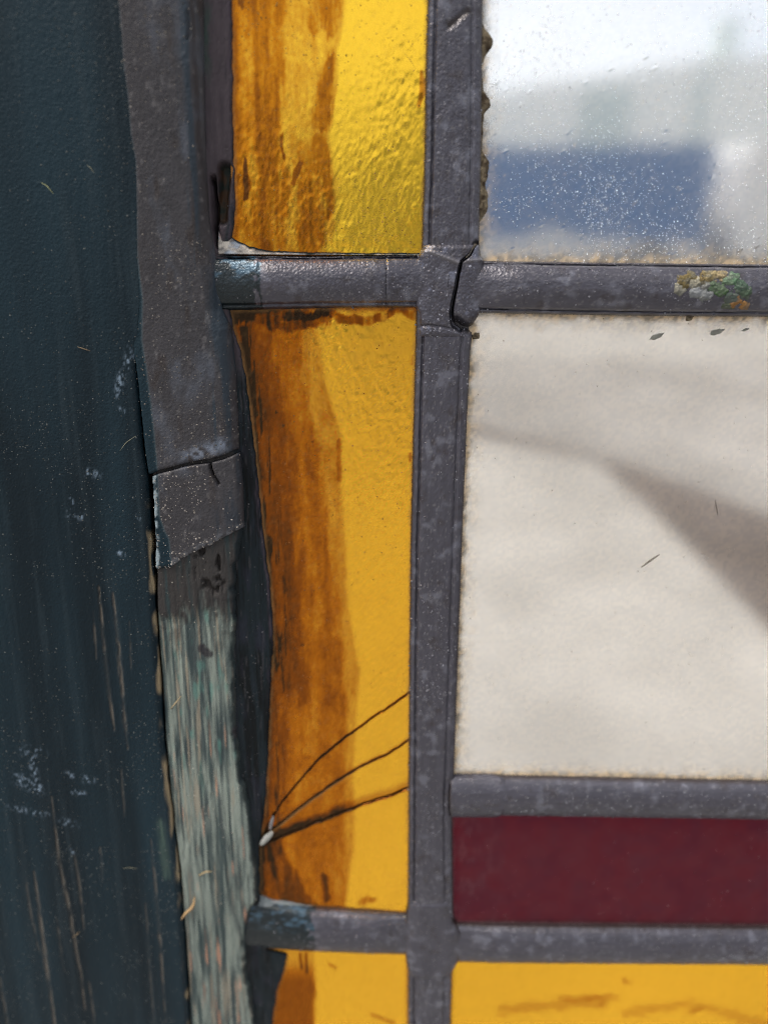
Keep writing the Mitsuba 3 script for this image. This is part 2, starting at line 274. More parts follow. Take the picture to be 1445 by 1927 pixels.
def bead_c(c, h):
    X, Z = c['X'], c['Z']
    col = cmix(S(66, 78, 80), S(146, 156, 148), step(0.34, 0.66, nz(X, Z, 0.6, 12, 34, 5)))
    col = cmix(col, S(70, 78, 80), 0.8 * step(0.56, 0.70, nz(X, Z, 1.2, 8, 35)))
    col = cmix(col, S(164, 152, 134), 0.6 * step(0.57, 0.66, nz(X, Z, 0.45, 12, 36, 3)))
    col = cmix(col, S(196, 152, 128), 0.85 * step(0.64, 0.72, nz(X, Z, 0.6, 9, 37, 3)) * step(-40, -50, Z))
    col = cmix(col, S(96, 140, 132), 0.6 * step(0.58, 0.72, nz(X, Z, 1.0, 5, 38, 3)) * step(-62, -50, Z))
    grime = step(0.50, 0.62, nz(X, Z, 2.0, 4.0, 39)) * step(-26, -16, Z + 9 * nz(X, Z, 1.5, 8, 40))
    under = c['under']
    col = cmix(col, S(64, 62, 62), np.clip(.5 * grime + under, 0, 1))
    col = cmix(col, S(48, 66, 70), .75 * step(.54, .64, nz(X, Z, 1.1, 26, 148, 4)) * step(.3, .6, nz(X, Z, .4, 6, 149, 3)))
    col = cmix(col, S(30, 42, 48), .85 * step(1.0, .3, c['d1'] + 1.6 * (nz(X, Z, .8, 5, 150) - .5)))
    col = cmix(col, S(52, 48, 47), .8 * c['pits'])
    for w, pts in ((.8, [(-35.17, -26.20), (-34.03, -27.76)]), (.5, [(-30.01, -44.50), (-29.77, -46.05)])):
        d, _ = near(X + 1.6 * (nz(X, Z, .8, 1.5, 59) - .5), Z, pts)
        col = cmix(col, S(58, 56, 60), .9 * step(w * 1.2, w * .6, d))
    return col

sheet(F + '__glazing_bead', BEAD_L, BEAD_R, ZB, ZT, 110, 760, bead_h, bead_c, 'wood_surface', jag=(0.05, 0.55), back=-12, label='bare weathered wooden glazing bead streaked pale grey-green and tan')

PUTTY = S(68, 67, 71)
def putty_colour(c, h, seam=None):
    X, Z = c['X'], c['Z']
    col = cmix(PUTTY * 0.8, PUTTY * 1.25, nz(X, Z, 3, 6, 41))
    col = cmix(col, S(92, 98, 110), 0.55 * step(0.52, 0.70, nz(X, Z, 4, 9, 42)))
    col = cmix(col, S(118, 116, 118), 0.5 * step(0.60, 0.75, nz(X, Z, 0.8, 1.4, 43, 3)))
    col = cmix(col, S(58, 50, 46), 0.55 * step(0.55, 0.72, nz(X, Z, 2.4, 7, 44)))
    return col

def putty_relief(c, amp=1.0):
    X, Z = c['X'], c['Z']
    return 0.28 * amp * (nz(X, Z, 5, 14, 45) - 0.5) + 0.16 * (nz(X, Z, .8, 1.2, 46) - 0.5) + 0.08 * (nz(X, Z, .35, .4, 60, 2) - .5) + 0.06 * step(0.6, 0.8, nz(X, Z, .5, .5, 47, 2))

CRACK = [(-43.29, 8.19), (-41.94, 8.29), (-40.36, 8.97), (-38.42, 9.46), (-35.98, 10.14), (-34.05, 10.52), (-31.66, 10.82), (-28.76, 11.59), (-26.34, 12.36)]
CRACK_LOW = [(-43.34, 7.60), (-41.99, 7.70), (-40.41, 8.38), (-38.46, 8.87), (-36.02, 9.55), (-34.09, 9.94), (-31.70, 10.14), (-28.80, 10.82), (-26.37, 11.78)]
CHUNK_END = [(-43.76, -9.80), (-42.56, -9.70), (-39.78, -9.49), (-38.23, -8.45), (-37.19, -7.72), (-35.65, -6.79), (-34.13, -6.06), (-32.43, -5.55), (-31.62, -5.14), (-30.10, -4.11), (-28.59, -3.40), (-26.79, -2.48), (-25.61, -2.28)]
PUT_L = [(-40.76, 100.45), (-42.36, 83.12), (-42.27, 78.75), (-42.34, 74.31), (-42.07, 69.77), (-42.04, 64.37), (-41.61, 60.43), (-41.91, 54.00), (-42.53, 45.71), (-42.76, 38.88), (-43.35, 31.85), (-42.91, 27.36), (-42.67, 19.07), (-42.54, 12.43), (-42.26, 7.59)]
PUT_R = [(-28.01, 101.24), (-28.61, 83.69), (-29.13, 72.48), (-29.59, 60.72), (-29.55, 52.55), (-29.18, 48.36), (-28.44, 42.38), (-28.19, 37.13), (-26.73, 33.58), (-26.36, 26.31), (-26.36, 18.84), (-26.45, 11.15), (-25.58, 7.22)]
TEAL_OVER = [(-39.50, 100.45), (-41.05, 83.12), (-40.94, 78.75), (-41.00, 74.31), (-40.72, 69.77), (-40.68, 64.37), (-40.24, 60.43), (-40.60, 54.00), (-41.20, 45.71), (-40.87, 38.88), (-41.53, 31.85), (-41.16, 27.36), (-40.84, 20.93), (-40.60, 14.35), (-40.57, 8.57), (-40.88, 0.66), (-40.13, -2.36), (-39.46, -3.89), (-39.41, -8.52), (-39.71, -12.70)]

def long_putty_h(c):
    X, Z = c['X'], c['Z']
    low = line(CRACK, X, False)
    h = bead_base(c) + 1.15 + putty_relief(c)
    h = h - 0.5 * np.clip(1 - (Z - low) / 0.5, 0, 1) ** 2
    fiss, _ = near(X, Z, [(-30.68, 81.97), (-30.55, 79.03), (-30.94, 78.14)]); h -= 0.5 * np.exp(-(fiss / 0.2) ** 2)
    ridge = line([(-28.90, 101.11), (-29.87, 83.59), (-29.91, 72.41), (-30.06, 64.65), (-29.58, 58.25), (-28.77, 54.17)], Z)
    h -= 0.35 * np.exp(-((X - ridge) / 0.35) ** 2) * step(30, 45, Z)
    return h - 1.9 * np.clip(1 - c['d1'] / 2.6, 0, 1) ** 2 - 0.35 * np.clip(1 - c['d0'] / 0.4, 0, 1) ** 2 * step(34, 28, Z) - .45 * np.clip(1 - c['d0'] / 2.0, 0, 1) ** 1.5 * step(28, 36, Z)

def over_teal(c, col):
    X, Z = c['X'], c['Z']
    edge = line(TEAL_OVER, Z) + 0.12 * (nz(X, Z, 1, 1, 48) - .5)
    t = step(0.08, -0.08, X - edge)
    rim = np.exp(-((X - edge) / 0.16) ** 2) * 0.35
    return cmix(cmix(col, TEAL, t), S(90, 108, 116), rim)

def long_putty_c(c, h):
    X, Z = c['X'], c['Z']
    col = putty_colour(c, h)
    d, _ = near(X, Z, [(-34.62, 11.75), (-31.22, 12.71), (-28.79, 13.68)])
    col = cmix(col, S(140, 152, 172), 0.6 * np.exp(-(d / 1.2) ** 2) * step(0.35, 0.6, nz(X, Z, .8, .8, 49)))
    col = cmix(col, S(52, 66, 78), 0.75 * step(0.45, 0.62, nz(X, Z, 1.2, 18, 50)) * step(0.62, 0.8, c['U']) * step(-5, 20, Z))
    col = cmix(col, S(33, 38, 45), 0.85 * step(2.4, 1.2, c['d1'] + 1.2 * (nz(X, Z, .8, 6, 51) - .5)) * step(-2, -12, Z))
    return over_teal(c, col)

# the long piece ends below along the crack: one relief, its lower rows bent to the crack's line
def putty_piece(key, lower, upper, nu, nv, hf, cf, L, R, back, **tags):
    zl = [p[1] for p in lower]; zu = [p[1] for p in upper]
    v = np.linspace(0, 1, nv)
    xs_l, xs_r = line(L, np.linspace(min(zl), max(zu), 50)), None
    U = np.linspace(0, 1, nu)[None] + np.zeros((nv, 1))
    # start from straight rows, then bend each column between the two lines
    Z = (min(zl) + (max(zu) - min(zl)) * v)[:, None] + np.zeros((1, nu))
    for _ in range(3):
        a, b = line(L, Z), line(R, Z)
        X = a + (b - a) * U
        lo, up = line(lower, X[0], False), line(upper, X[-1], False)
        lo = lo + 0.16 * (meshkit.fbm(np.stack([X[0] / .8, X[0] * 0, X[0] * 0 + .5], -1), 3, 7) - .5)
        Z = lo[None] + (up - lo)[None] * v[:, None]
    a, b = line(L, Z), line(R, Z)
    jagl = 0.3 * (meshkit.fbm(np.stack([Z / .9, Z * 0, Z * 0 + 2.5], -1), 3, 5) - .5)
    X = a + jagl + (b - a - jagl) * U
    c = dict(X=X, Z=Z, U=U, d0=X - a, d1=b - X, lo=Z - lo[None], up=up[None] - Z)
    h = hf(c); col = np.clip(cf(c, h), 0.002, 0.98)
    idx = np.arange(nv * nu).reshape(nv, nu)
    rim = np.concatenate([idx[0, :-1], idx[:-1, -1], idx[-1, :0:-1], idx[:0:-1, 0]])
    o = nv * nu; r = np.arange(len(rim)); nx = np.roll(r, -1)
    top = W(X, h, Z).reshape(-1, 3); low = W(X.ravel()[rim], h.ravel()[rim] - back, Z.ravel()[rim])
    q = np.concatenate([np.stack([idx[:-1, :-1], idx[:-1, 1:], idx[1:, 1:], idx[1:, :-1]], -1).reshape(-1, 4), np.stack([o + r, o + nx, rim[nx], rim[r]], -1)])
    f = np.vstack([q[:, [0, 1, 2]], q[:, [0, 2, 3]]])
    k = put(key, trimesh.Trimesh(np.vstack([top, low]), f, process=False), 'paint_surface', np.vstack([col.reshape(-1, 3), col.reshape(-1, 3)[rim] * 0.7]), **tags)
    TOPS[k] = (X.ravel(), h.ravel(), Z.ravel())

TOPLINE = [(-100, ZT), (0, ZT)]
putty_piece(F + '__putty_layer', CRACK, TOPLINE, 90, 560, long_putty_h, long_putty_c, PUT_L, PUT_R, 1.5, label='grey-brown putty layer above the crack')

CH_L = [(-41.73, 9.54), (-41.50, 7.59), (-41.67, 1.66), (-41.85, -4.40), (-42.32, -10.60)]
CH_R = [(-26.22, 13.12), (-25.93, 7.26), (-26.02, 1.26), (-26.17, -3.83), (-26.51, -11.13)]
def chunk_h(c):
    X, Z = c['X'], c['Z']
    h = bead_base(c) + 1.1 + 0.9 * putty_relief(c) - 0.45 * np.clip(1 - c['lo'] / 0.9, 0, 1) ** 2 - 0.3 * np.clip(1 - c['up'] / 0.4, 0, 1) ** 2
    d, _ = near(X + .2 * (nz(X, Z, 1, 1, 52) - .5), Z, [(-31.32, 11.14), (-31.24, 9.20), (-30.75, 7.83), (-29.97, 6.26)])
    h -= 1.1 * np.exp(-(d / 0.22) ** 2)
    return h - 0.8 * np.clip(1 - c['d1'] / 1.2, 0, 1) ** 2
def chunk_c(c, h):
    X, Z = c['X'], c['Z']
    col = putty_colour(c, h)
    col = cmix(col, S(48, 56, 66), 0.7 * step(0.5, 0.65, nz(X, Z, 1.2, 9, 53)) * step(0.6, 0.75, c['U']))
    col = cmix(col, S(130, 134, 142), 0.6 * step(1.6, 0.3, c['lo']) * step(0.4, 0.6, nz(X, Z, .8, .8, 54)))
    col = over_teal(c, col)
    ragged = step(0.75, 0.2, c['d0'] + 0.9 * (nz(X, Z, .5, .9, 55, 3) - .5)) * step(0.40, 0.55, nz(X, Z, .7, 1.2, 56, 3))
    return cmix(col, S(168, 184, 192), 0.85 * ragged)
putty_piece(F + '__putty_layer', CHUNK_END, CRACK_LOW, 100, 110, chunk_h, chunk_c, CH_L, CH_R, 1.2, label='loose square chunk of grey putty between two cracks')

# ---------------------------------------------------------------- the leaded glass
G = 'stained_glass_panel'
labels[G] = {'label': 'leaded stained glass panel of amber, clear and dark red panes beside teal wood', 'category': 'stained glass window'}
XR = 140.0                                   # built past the picture on the right

RAMP_S = [0, .25, .5, .75, 1.0]
RAMP_C = np.array([(0.91, 0.50, 0.036), (0.66, 0.30, 0.024), (0.46, 0.142, 0.006), (0.23, 0.060, 0.005), (0.018, 0.013, 0.010)])
def amber(s):
    s = np.clip(s, 0, 1)
    return np.stack([np.interp(s, RAMP_S, RAMP_C[:, k]) for k in range(3)], -1)

def glass_relief(c, amp=1.0):
    X, Z = c['X'], c['Z']
    rough = step(0.35, 0.65, nz(X, Z, 12, 18, 61, 3))
    return amp * (0.05 * nz(X, Z, 9, 14, 62, 2) + (0.03 + 0.10 * rough) * nz(X, Z, 0.75, 1.1, 63, 3))

def rim_dirt(c, w):                           # caked dirt along the lead, uneven, in grains
    d = np.minimum(np.minimum(c['e0'], c['e1']), np.minimum(c['e2'], c['e3']))
    return step(w, 0.0, d + 1.2 * w * (nz(c['X'], c['Z'], 1.6, 1.6, 64) - 0.45))

def edges(c, x0, x1, z0, z1):
    c['e0'], c['e1'], c['e2'], c['e3'] = c['X'] - line(x0, c['Z']), line(x1, c['Z']) - c['X'], c['Z'] - line(z0, c['X'], False), line(z1, c['X'], False) - c['Z']

CAME_L = [(6.94, 102.27), (6.96, 84.43), (6.78, 73.05), (6.77, 61.09), (6.51, 46.81), (5.87, 38.91), (5.64, 35.33), (5.36, 16.60), (5.06, -3.51), (5.04, -36.67), (5.24, -87.50), (5.51, -120.42), (5.80, -156.22)]
CAME_R = [(15.39, 102.27), (15.65, 84.43), (16.16, 61.09), (16.26, 46.81), (16.05, 38.91), (15.58, 33.06), (15.30, 29.85), (15.01, 16.60), (14.76, -3.51), (14.61, -25.19), (14.44, -48.61), (14.33, -67.45), (15.15, -93.07), (15.18, -120.42), (15.61, -156.22)]
HL_B, HL_T = [(-36.47, 36.68), (-29.96, 36.77), (-11.37, 37.13), (6.26, 37.31), (10.90, 37.31)], [(-35.81, 46.03), (-27.60, 46.03), (-11.18, 45.86), (7.07, 46.12), (11.63, 46.12)]
HR_B, HR_T = [(7.20, 36.50), (22.09, 36.23), (44.44, 35.87), (67.26, 35.69), (109.69, 35.33)], [(7.08, 45.25), (21.71, 44.99), (43.68, 44.73), (66.13, 44.47), (107.84, 44.12)]
MR_B, MR_T = [(10.84, -65.64), (30.87, -65.90), (80.49, -66.80), (131.32, -67.45)], [(10.68, -56.26), (30.41, -56.63), (79.33, -57.76), (129.44, -58.51)]
LL_B, LL_T = [(-34.32, -99.88), (-26.10, -99.88), (-14.39, -100.60), (5.35, -101.60), (9.12, -101.75)], [(-33.66, -87.23), (-25.62, -87.78), (-14.14, -89.44), (5.26, -90.83), (8.97, -91.11)]
LR_B, LR_T = [(11.50, -103.63), (32.75, -103.77), (85.33, -104.21), (139.12, -104.50)], [(11.33, -93.63), (32.26, -93.91), (84.07, -94.48), (137.07, -94.76)]
EC_R = [(-23.46, 102.36), (-24.38, 84.50), (-24.60, 76.96), (-24.91, 69.17), (-25.15, 62.76), (-25.18, 58.66), (-25.21, 54.50), (-25.78, 50.27), (-26.71, 46.39), (-27.05, 36.23), (-26.47, 33.05), (-25.50, 29.84), (-24.82, 24.23), (-24.11, 16.57), (-23.47, 6.68), (-22.91, -3.57), (-22.07, -13.14), (-21.81, -19.70), (-21.90, -27.54), (-22.78, -36.77), (-23.56, -48.73), (-24.60, -61.18), (-25.85, -70.21), (-26.47, -74.15), (-26.97, -86.30), (-26.15, -100.36), (-21.50, -101.80), (-22.23, -106.16), (-24.23, -112.06), (-25.51, -120.65), (-27.11, -156.50)]
EC_L = [(-31.10, 102.36), (-31.81, 84.50), (-32.86, 61.13), (-32.05, 48.55), (-30.09, 35.32), (-29.32, 18.51), (-29.28, 6.68), (-30.08, -14.22), (-31.59, -36.77), (-31.68, -48.73), (-30.72, -68.90), (-31.35, -86.30), (-34.46, -101.80), (-34.23, -120.65), (-35.27, -156.50)]

def drawn(pts, off): return [(x + off, z) for x, z in pts]

# amber pane, top left
B1 = [(-4.46, 102.73), (-6.12, 87.74), (-7.08, 80.25), (-8.17, 76.41), (-8.64, 69.35), (-9.42, 65.34), (-8.96, 61.26), (-8.44, 55.44), (-8.75, 52.90), (-10.05, 51.20), (-10.34, 46.01)]
LOBES1 = [(0.22, 1.6, [(-9.41, 75.25), (-10.00, 71.73), (-10.44, 67.36)]), (0.18, 3.2, [(-11.79, 62.49), (-11.02, 57.12), (-11.64, 49.48)]), (0.17, 2.6, [(-18.31, 89.21), (-19.09, 80.25), (-18.67, 73.30), (-19.51, 65.34), (-18.66, 57.12), (-19.92, 47.75)]), (0.18, 1.6, [(-8.97, 93.57), (-10.38, 86.26), (-11.33, 81.77)]), (0.2, 1.2, [(-6.92, 90.67), (-8.04, 84.02), (-8.45, 80.25)]),
          (0.5, 0.5, [(-23.23, 61.26), (-23.26, 58.78), (-23.30, 55.86)]), (0.4, 0.3, [(-16.65, 66.15), (-16.70, 62.08)]), (0.35, 0.5, [(-14.49, 61.26), (-15.67, 57.95)]), (0.3, 0.4, [(6.14, 73.30), (5.93, 68.96)]), (0.35, 0.5, [(-24.44, 86.26), (-22.14, 84.77), (-22.16, 82.52)])]
def amber1_s(c):
    X, Z = c['X'], c['Z']
    b = line(B1, Z)
    streak, fine = nz(X, Z, 1.3, 13, 71), nz(X, Z, 0.5, 2.4, 72)
    warp, warp2 = nz(X, Z, 3.5, 8, 78), nz(X, Z, 2.5, 7, 79)
    s = 0.21 * step(0.6, -0.6, X - b + 1.1 * (fine - .5) + .8 * (nz(X, Z, .6, .8, 67) - .5)) + 0.16 * np.exp(-((X - b) / 0.5) ** 2) * (fine > .5)
    left = line([(-14.52, 102.73), (-15.85, 84.77), (-16.41, 73.30), (-17.91, 65.34), (-18.58, 46.88)], Z)
    s += 0.20 * step(0.9, -0.7, X - left + 2.6 * (nz(X, Z, 1.6, 9, 73) - .5)) * step(0.25, 0.5, nz(X, Z, 2.0, 22, 74) + .1)
    for a, w, pts in LOBES1:
        d, _ = near(X + 4.5 * (warp - .5), Z + 9 * (warp2 - .5), pts)
        s += a * step(w * 1.25, w * 0.75, d + 1.1 * w * (fine - .5)) * (.55 + .9 * step(.35, .6, streak))
    inside = step(0.3, -0.3, X - b)
    s += inside * (0.02 + 0.34 * (streak - .5) + 0.25 * (fine - .5) + 0.42 * (nz(X, Z, 1.7, 3.4, 70, 5) - .5) + 0.30 * (nz(X, Z, .42, .5, 69, 2) - .5)) + 0.06 * (nz(X, Z, .6, .6, 75) - .4)
    s += 0.6 * step(1.3, 0.0, c['e2'] + 1.6 * (nz(X, Z, 1.8, 1.2, 76) - .35)) * step(-4, -9, X)
    s += 0.30 * step(1.8, 0.2, c['e0'] + 1.4 * (fine - .5))
    return np.where(s > .7, .7 + .45 * (s - .7), s)
P1 = dict(x0=EC_R, x1=CAME_L, z0=HL_T, z1=[(-90, ZT), (90, ZT)])
sheet(G + '__amber_pane', drawn(EC_R, -.6), [(12, ZT), (12, 0)], 42.2, ZT, 290, 300, lambda c: (edges(c, **P1), glass_relief(c, 1.3))[1], lambda c, h: amber(amber1_s(c)) * np.array([1.03, 1.12, 1.0]), 'amber_glass',
      uvf=lambda c: 0.06 + 0.5 * rim_dirt(c, 0.7) + 0.10 * step(.55, .7, nz(c['X'], c['Z'], .5, .5, 77, 2)), label='amber pane at the top left, its left half stained brown')

# amber pane below it, cracked into four shards
B2 = [(-13.74, 38.92), (-11.57, 31.64), (-10.78, 24.16), (-8.78, 17.43), (-7.87, 13.51), (-8.17, 6.51), (-7.71, -3.81), (-7.19, -10.19), (-7.30, -18.92), (-6.32, -24.51), (-4.93, -32.52), (-5.85, -40.76), (-6.66, -55.43), (-6.42, -64.32), (-6.64, -74.80), (-7.76, -82.89), (-9.06, -94.01)]
LOBES2 = [(0.45, 1.7, [(-27.40, 36.22), (-18.99, 35.49), (-15.26, 34.85), (-11.49, 35.31)]), (0.5, 0.8, [(-17.09, 36.22), (-7.73, 36.04), (-3.05, 35.31), (-0.23, 36.04), (5.85, 36.22)]), (0.14, 3.2, [(-21.97, 31.64), (-20.51, 20.33), (-18.91, 10.53), (-18.40, -3.81), (-16.69, -14.52), (-17.35, -37.20)]), (0.07, 2.2, [(-12.04, 10.53), (-12.35, -3.81), (-10.53, -14.52), (-9.94, -40.76)]),
          (0.6, 0.6, [(-24.90, 33.48), (-24.64, 26.99), (-24.37, 20.33)]), (0.55, 0.35, [(-23.35, 26.05), (-23.29, 18.40)]), (0.2, 0.5, [(-8.06, 13.51), (-8.37, 6.00)]), (0.3, 2.8, [(-24.69, -74.80), (-20.98, -82.89), (-17.72, -89.79)]), (0.35, 1.0, [(-4.92, -87.71), (-2.60, -87.01)]), (0.3, 0.8, [(-12.90, -81.53), (-12.32, -87.01)]), (0.5, 0.5, [(-21.97, -4.86), (-22.24, -14.52)]), (0.3, 0.3, [(5.18, 28.86), (5.00, 27.46)]), (0.3, 0.3, [(4.86, 11.33), (4.77, 10.13)]),
          (0.55, 0.18, [(-19.59, 18.88), (-19.50, 18.79)]), (0.55, 0.18, [(-18.52, 16.45), (-18.42, 16.35)]), (0.4, 0.15, [(-13.30, 15.28), (-13.20, 15.18)]), (0.4, 0.15, [(-13.15, 13.31), (-13.05, 13.21)]), (0.45, 0.25, [(-16.23, -27.46), (-15.81, -27.46)])]
def amber2_s(c):
    X, Z = c['X'], c['Z']
    b = line(B2, Z)
    streak, fine = nz(X, Z, 1.4, 10, 81), nz(X, Z, 0.55, 1.5, 82)
    warp, warp2 = nz(X, Z, 3.5, 7, 88), nz(X, Z, 2.5, 6, 89)
    s = 0.30 * step(0.7, -0.7, X - b + 1.6 * (fine - .5) + 1.0 * (streak - .5)) + 0.14 * np.exp(-((X - b) / 0.5) ** 2) * step(.45, .6, fine)
    left = line([(-14.21, 38.92), (-14.42, 24.16), (-13.36, 16.45), (-12.04, 10.53), (-10.54, -3.81), (-8.56, -20.03), (-7.74, -37.20), (-8.48, -94.01)], Z)
    s += 0.22 * step(0.9, -0.9, X - left + 3.0 * (nz(X, Z, 1.8, 7, 83) - .5))
    for a, w, pts in LOBES2:
        d, _ = near(X + 4.5 * min(w / 1.5, 1) * (warp - .5), Z + 8 * min(w / 1.5, 1) * (warp2 - .5), pts)
        s += a * step(w * 1.3, w * 0.7, d + 1.0 * w * (fine - .5)) * (.55 + .9 * step(.35, .6, streak))
    s += step(0.6, -0.6, X - b + 1.2 * (fine - .5)) * (-0.02 + 0.30 * (streak - .5) + 0.26 * (fine - .5) + 0.42 * (nz(X, Z, 2.0, 3.6, 80, 5) - .5) + 0.30 * (nz(X, Z, .4, .45, 68, 2) - .5)) + 0.05 * (nz(X, Z, .6, .6, 84) - .4) + .10 * (nz(X, Z, 5, 9, 64, 4) - .4) + .65 * step(.53, .62, nz(X, Z, .45, 9, 63, 4)) * step(4.5, .8, c['e0'] + 2 * (fine - .5))
    s += 0.10 * step(0.66, 0.74, nz(X, Z, 0.45, 0.45, 85, 2))
    s += 0.24 * step(7.5, 1.0, c['e0'] + 5 * (nz(X, Z, 1.6, 8, 66) - .5)) + 0.30 * step(1.8, 0.0, c['e0'] + 2.2 * (streak - .5)) + 0.3 * step(.8, 0, c['e2'] + 1.2 * (fine - .5)) + 0.5 * step(1.5, 0, c['e3'] + 1.8 * (nz(X, Z, 2.5, 1.2, 86) - .4))
    return np.where(s > .72, .72 + .6 * (s - .72), s)
LOWZ = [(-14.36, -95.71)][0][1]
P2 = dict(x0=EC_R, x1=CAME_L, z0=LL_T, z1=HL_B)
LOW2, TOP2 = [(-60, LOWZ), (20, LOWZ)], [(-60, 41.8), (20, 41.8)]
C1 = [(-39.71, -88.40), (-28.70, -75.60), (-26.52, -72.41), (-24.46, -68.86), (-21.45, -63.29), (-17.97, -58.44), (-13.43, -53.06), (-7.88, -47.76), (-2.43, -43.40), (1.88, -40.28), (5.61, -37.08), (11.38, -31.94)]
C2 = [(-39.73, -88.68), (-28.71, -75.86), (-26.07, -72.54), (-22.78, -69.25), (-18.16, -65.09), (-11.35, -59.33), (-4.67, -54.55), (0.82, -51.69), (5.71, -48.00), (11.60, -43.40)]
C3 = [(-39.74, -88.96), (-28.72, -76.13), (-25.19, -73.20), (-20.59, -70.83), (-14.88, -68.21), (-9.23, -65.61), (-2.51, -62.77), (1.94, -61.11), (5.82, -59.58), (11.87, -57.31)]
def off(pts, dz): return [(x, z + dz) for x, z in pts]
def shard_dirt_shade(c, k):                        # black dirt along the cracks, plus a painted shadow band above the lowest
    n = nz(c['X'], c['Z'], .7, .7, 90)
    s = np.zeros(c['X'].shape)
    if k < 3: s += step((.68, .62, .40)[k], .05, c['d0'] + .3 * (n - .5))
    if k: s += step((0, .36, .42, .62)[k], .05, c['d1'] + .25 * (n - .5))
    if k == 2: s += .5 * step(2.6, .6, c['d0'] + 1.4 * (n - .5)) * step(.2, .9, 1.1 - .012 * (c['X'] + 40) + .4 * (n - .5))  # soft shadow above the lowest crack, painted into the amber
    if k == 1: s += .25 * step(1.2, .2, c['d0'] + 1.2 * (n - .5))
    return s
def ragged(pts, amp, seed):
    p = np.array(pts); t = np.linspace(0, 1, 160)
    x = np.interp(t, np.linspace(0, 1, len(p)), p[:, 0]); z = np.interp(x, p[:, 0], p[:, 1])
    z = z + amp * 2 * (meshkit.fbm(np.stack([x / 2.2, x * 0 + .4, x * 0], -1), 4, seed) - .5)
    return list(zip(x, z))
C1, C2, C3 = ragged(C1, .35, 171), ragged(C2, .3, 172), ragged(C3, .45, 173)
TILT = {0: (0.0, 0.0), 1: (-0.10, 0.004), 2: (-0.18, -0.006), 3: (-0.05, 0.003)}
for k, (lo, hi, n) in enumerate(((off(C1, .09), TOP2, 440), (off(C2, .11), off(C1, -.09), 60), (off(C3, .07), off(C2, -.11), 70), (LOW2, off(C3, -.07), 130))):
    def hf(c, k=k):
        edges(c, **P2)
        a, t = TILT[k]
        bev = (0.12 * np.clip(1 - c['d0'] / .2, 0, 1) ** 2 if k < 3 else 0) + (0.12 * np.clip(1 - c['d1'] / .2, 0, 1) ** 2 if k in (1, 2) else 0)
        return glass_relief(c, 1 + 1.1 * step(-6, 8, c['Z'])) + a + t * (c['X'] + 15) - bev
    sheet(G + '__cracked_pane__shard', lo, hi, -50.0, 9.0, n, 250, hf, lambda c, h, k=k: amber(amber2_s(c) + shard_dirt_shade(c, k)), 'amber_glass', along='x', back=-1.8,
          uvf=lambda c, k=k: (.55 * step(.8, .2, c['d1'] + .5 * (nz(c['X'], c['Z'], .6, .6, 174) - .5)) * step(4, -22, c['X']) if k == 2 else 0) + 0.07 + 0.5 * rim_dirt(c, 0.7) + 0.10 * step(.55, .7, nz(c['X'], c['Z'], .5, .5, 87, 2)))  # grey lit lip below the second crack, painted through the film weight
labels[G + '__cracked_pane'] = {'label': 'long amber pane with a brown stained left half, cracked into shards low down'}

# amber panes along the bottom
def amber3_s(c):
    X, Z = c['X'], c['Z']
    fine = nz(X, Z, .6, 1.4, 91)
    b = line([(-15.56, -96.85), (-15.60, -108.46), (-15.22, -112.92), (-15.77, -115.93), (-17.00, -157.61)], Z)
    s = 0.48 * step(0.8, -0.8, X - b + 1.8 * (nz(X, Z, 1.5, 3, 92) - .5)) * step([(-85.60, -102.60)][0][1], [(-86.55, -109.94)][0][1], Z + 2 * (fine - .5)) + 0.2 * step(.5, -.5, X - b)
    for x in (566, 577, 588):
        pass
    for a, w, pts in ((0.5, .35, [(-18.64, -101.88), (-18.39, -105.81)]), (0.5, .35, [(-17.34, -101.88), (-17.35, -106.98)]), (0.4, .4, [(-12.18, -104.79), (-10.77, -105.81)]), (0.35, .5, [(-2.73, -118.96), (2.13, -121.25)])):
        d, _ = near(X, Z, pts); s += a * step(w * 1.3, w * .6, d + .5 * (fine - .5))
    return s + 0.18 * (fine - .4) + 0.3 * step(1.0, 0, np.minimum(c['e1'], c['e3']) + 1.2 * (fine - .4))
P3 = dict(x0=EC_R, x1=CAME_L, z0=[(-90, -160), (90, -160)], z1=LL_B)
sheet(G + '__amber_pane', [(-46, -160), (-46, 0)], [(12, -160), (12, 0)], -152, LOWZ - .3, 230, 150, lambda c: (edges(c, **P3), glass_relief(c))[1], lambda c, h: amber(amber3_s(c)), 'amber_glass',
      uvf=lambda c: 0.08 + 0.5 * rim_dirt(c, 0.8), label='small amber pane with a brown stain, bottom left')

def amber4_s(c):
    X, Z = c['X'], c['Z']
    fine = nz(X, Z, 1.2, .7, 93)
    s = 0.06 * (fine - .4)
    for a, w, pts in ((0.16, 1.5, [(27.56, -117.44), (38.39, -116.23), (49.20, -115.17)]), (0.14, 0.8, [(40.70, -114.42), (52.73, -114.12)]), (0.2, .6, [(68.82, -118.20), (72.37, -117.44)]), (0.2, .5, [(54.14, -109.20), (55.43, -110.24)]), (0.2, .4, [(86.91, -117.44), (88.22, -118.20)]), (0.14, 1.2, [(55.48, -118.20), (69.80, -115.93), (88.05, -121.56)])):
        d, _ = near(X, Z + 4 * (fine - .5), pts); s += 1.4 * a * step(w * 1.7, w * .3, d + 2.6 * w * (nz(X, Z, 1.6, .8, 65, 5) - .5))
    return s + 0.25 * step(1.0, 0, np.minimum(c['e0'], c['e3']) + 1.2 * (fine - .4))
P4 = dict(x0=CAME_R, x1=[(XR + 9, 90), (XR + 9, -160)], z0=[(-90, -160), (200, -160)], z1=LR_B)
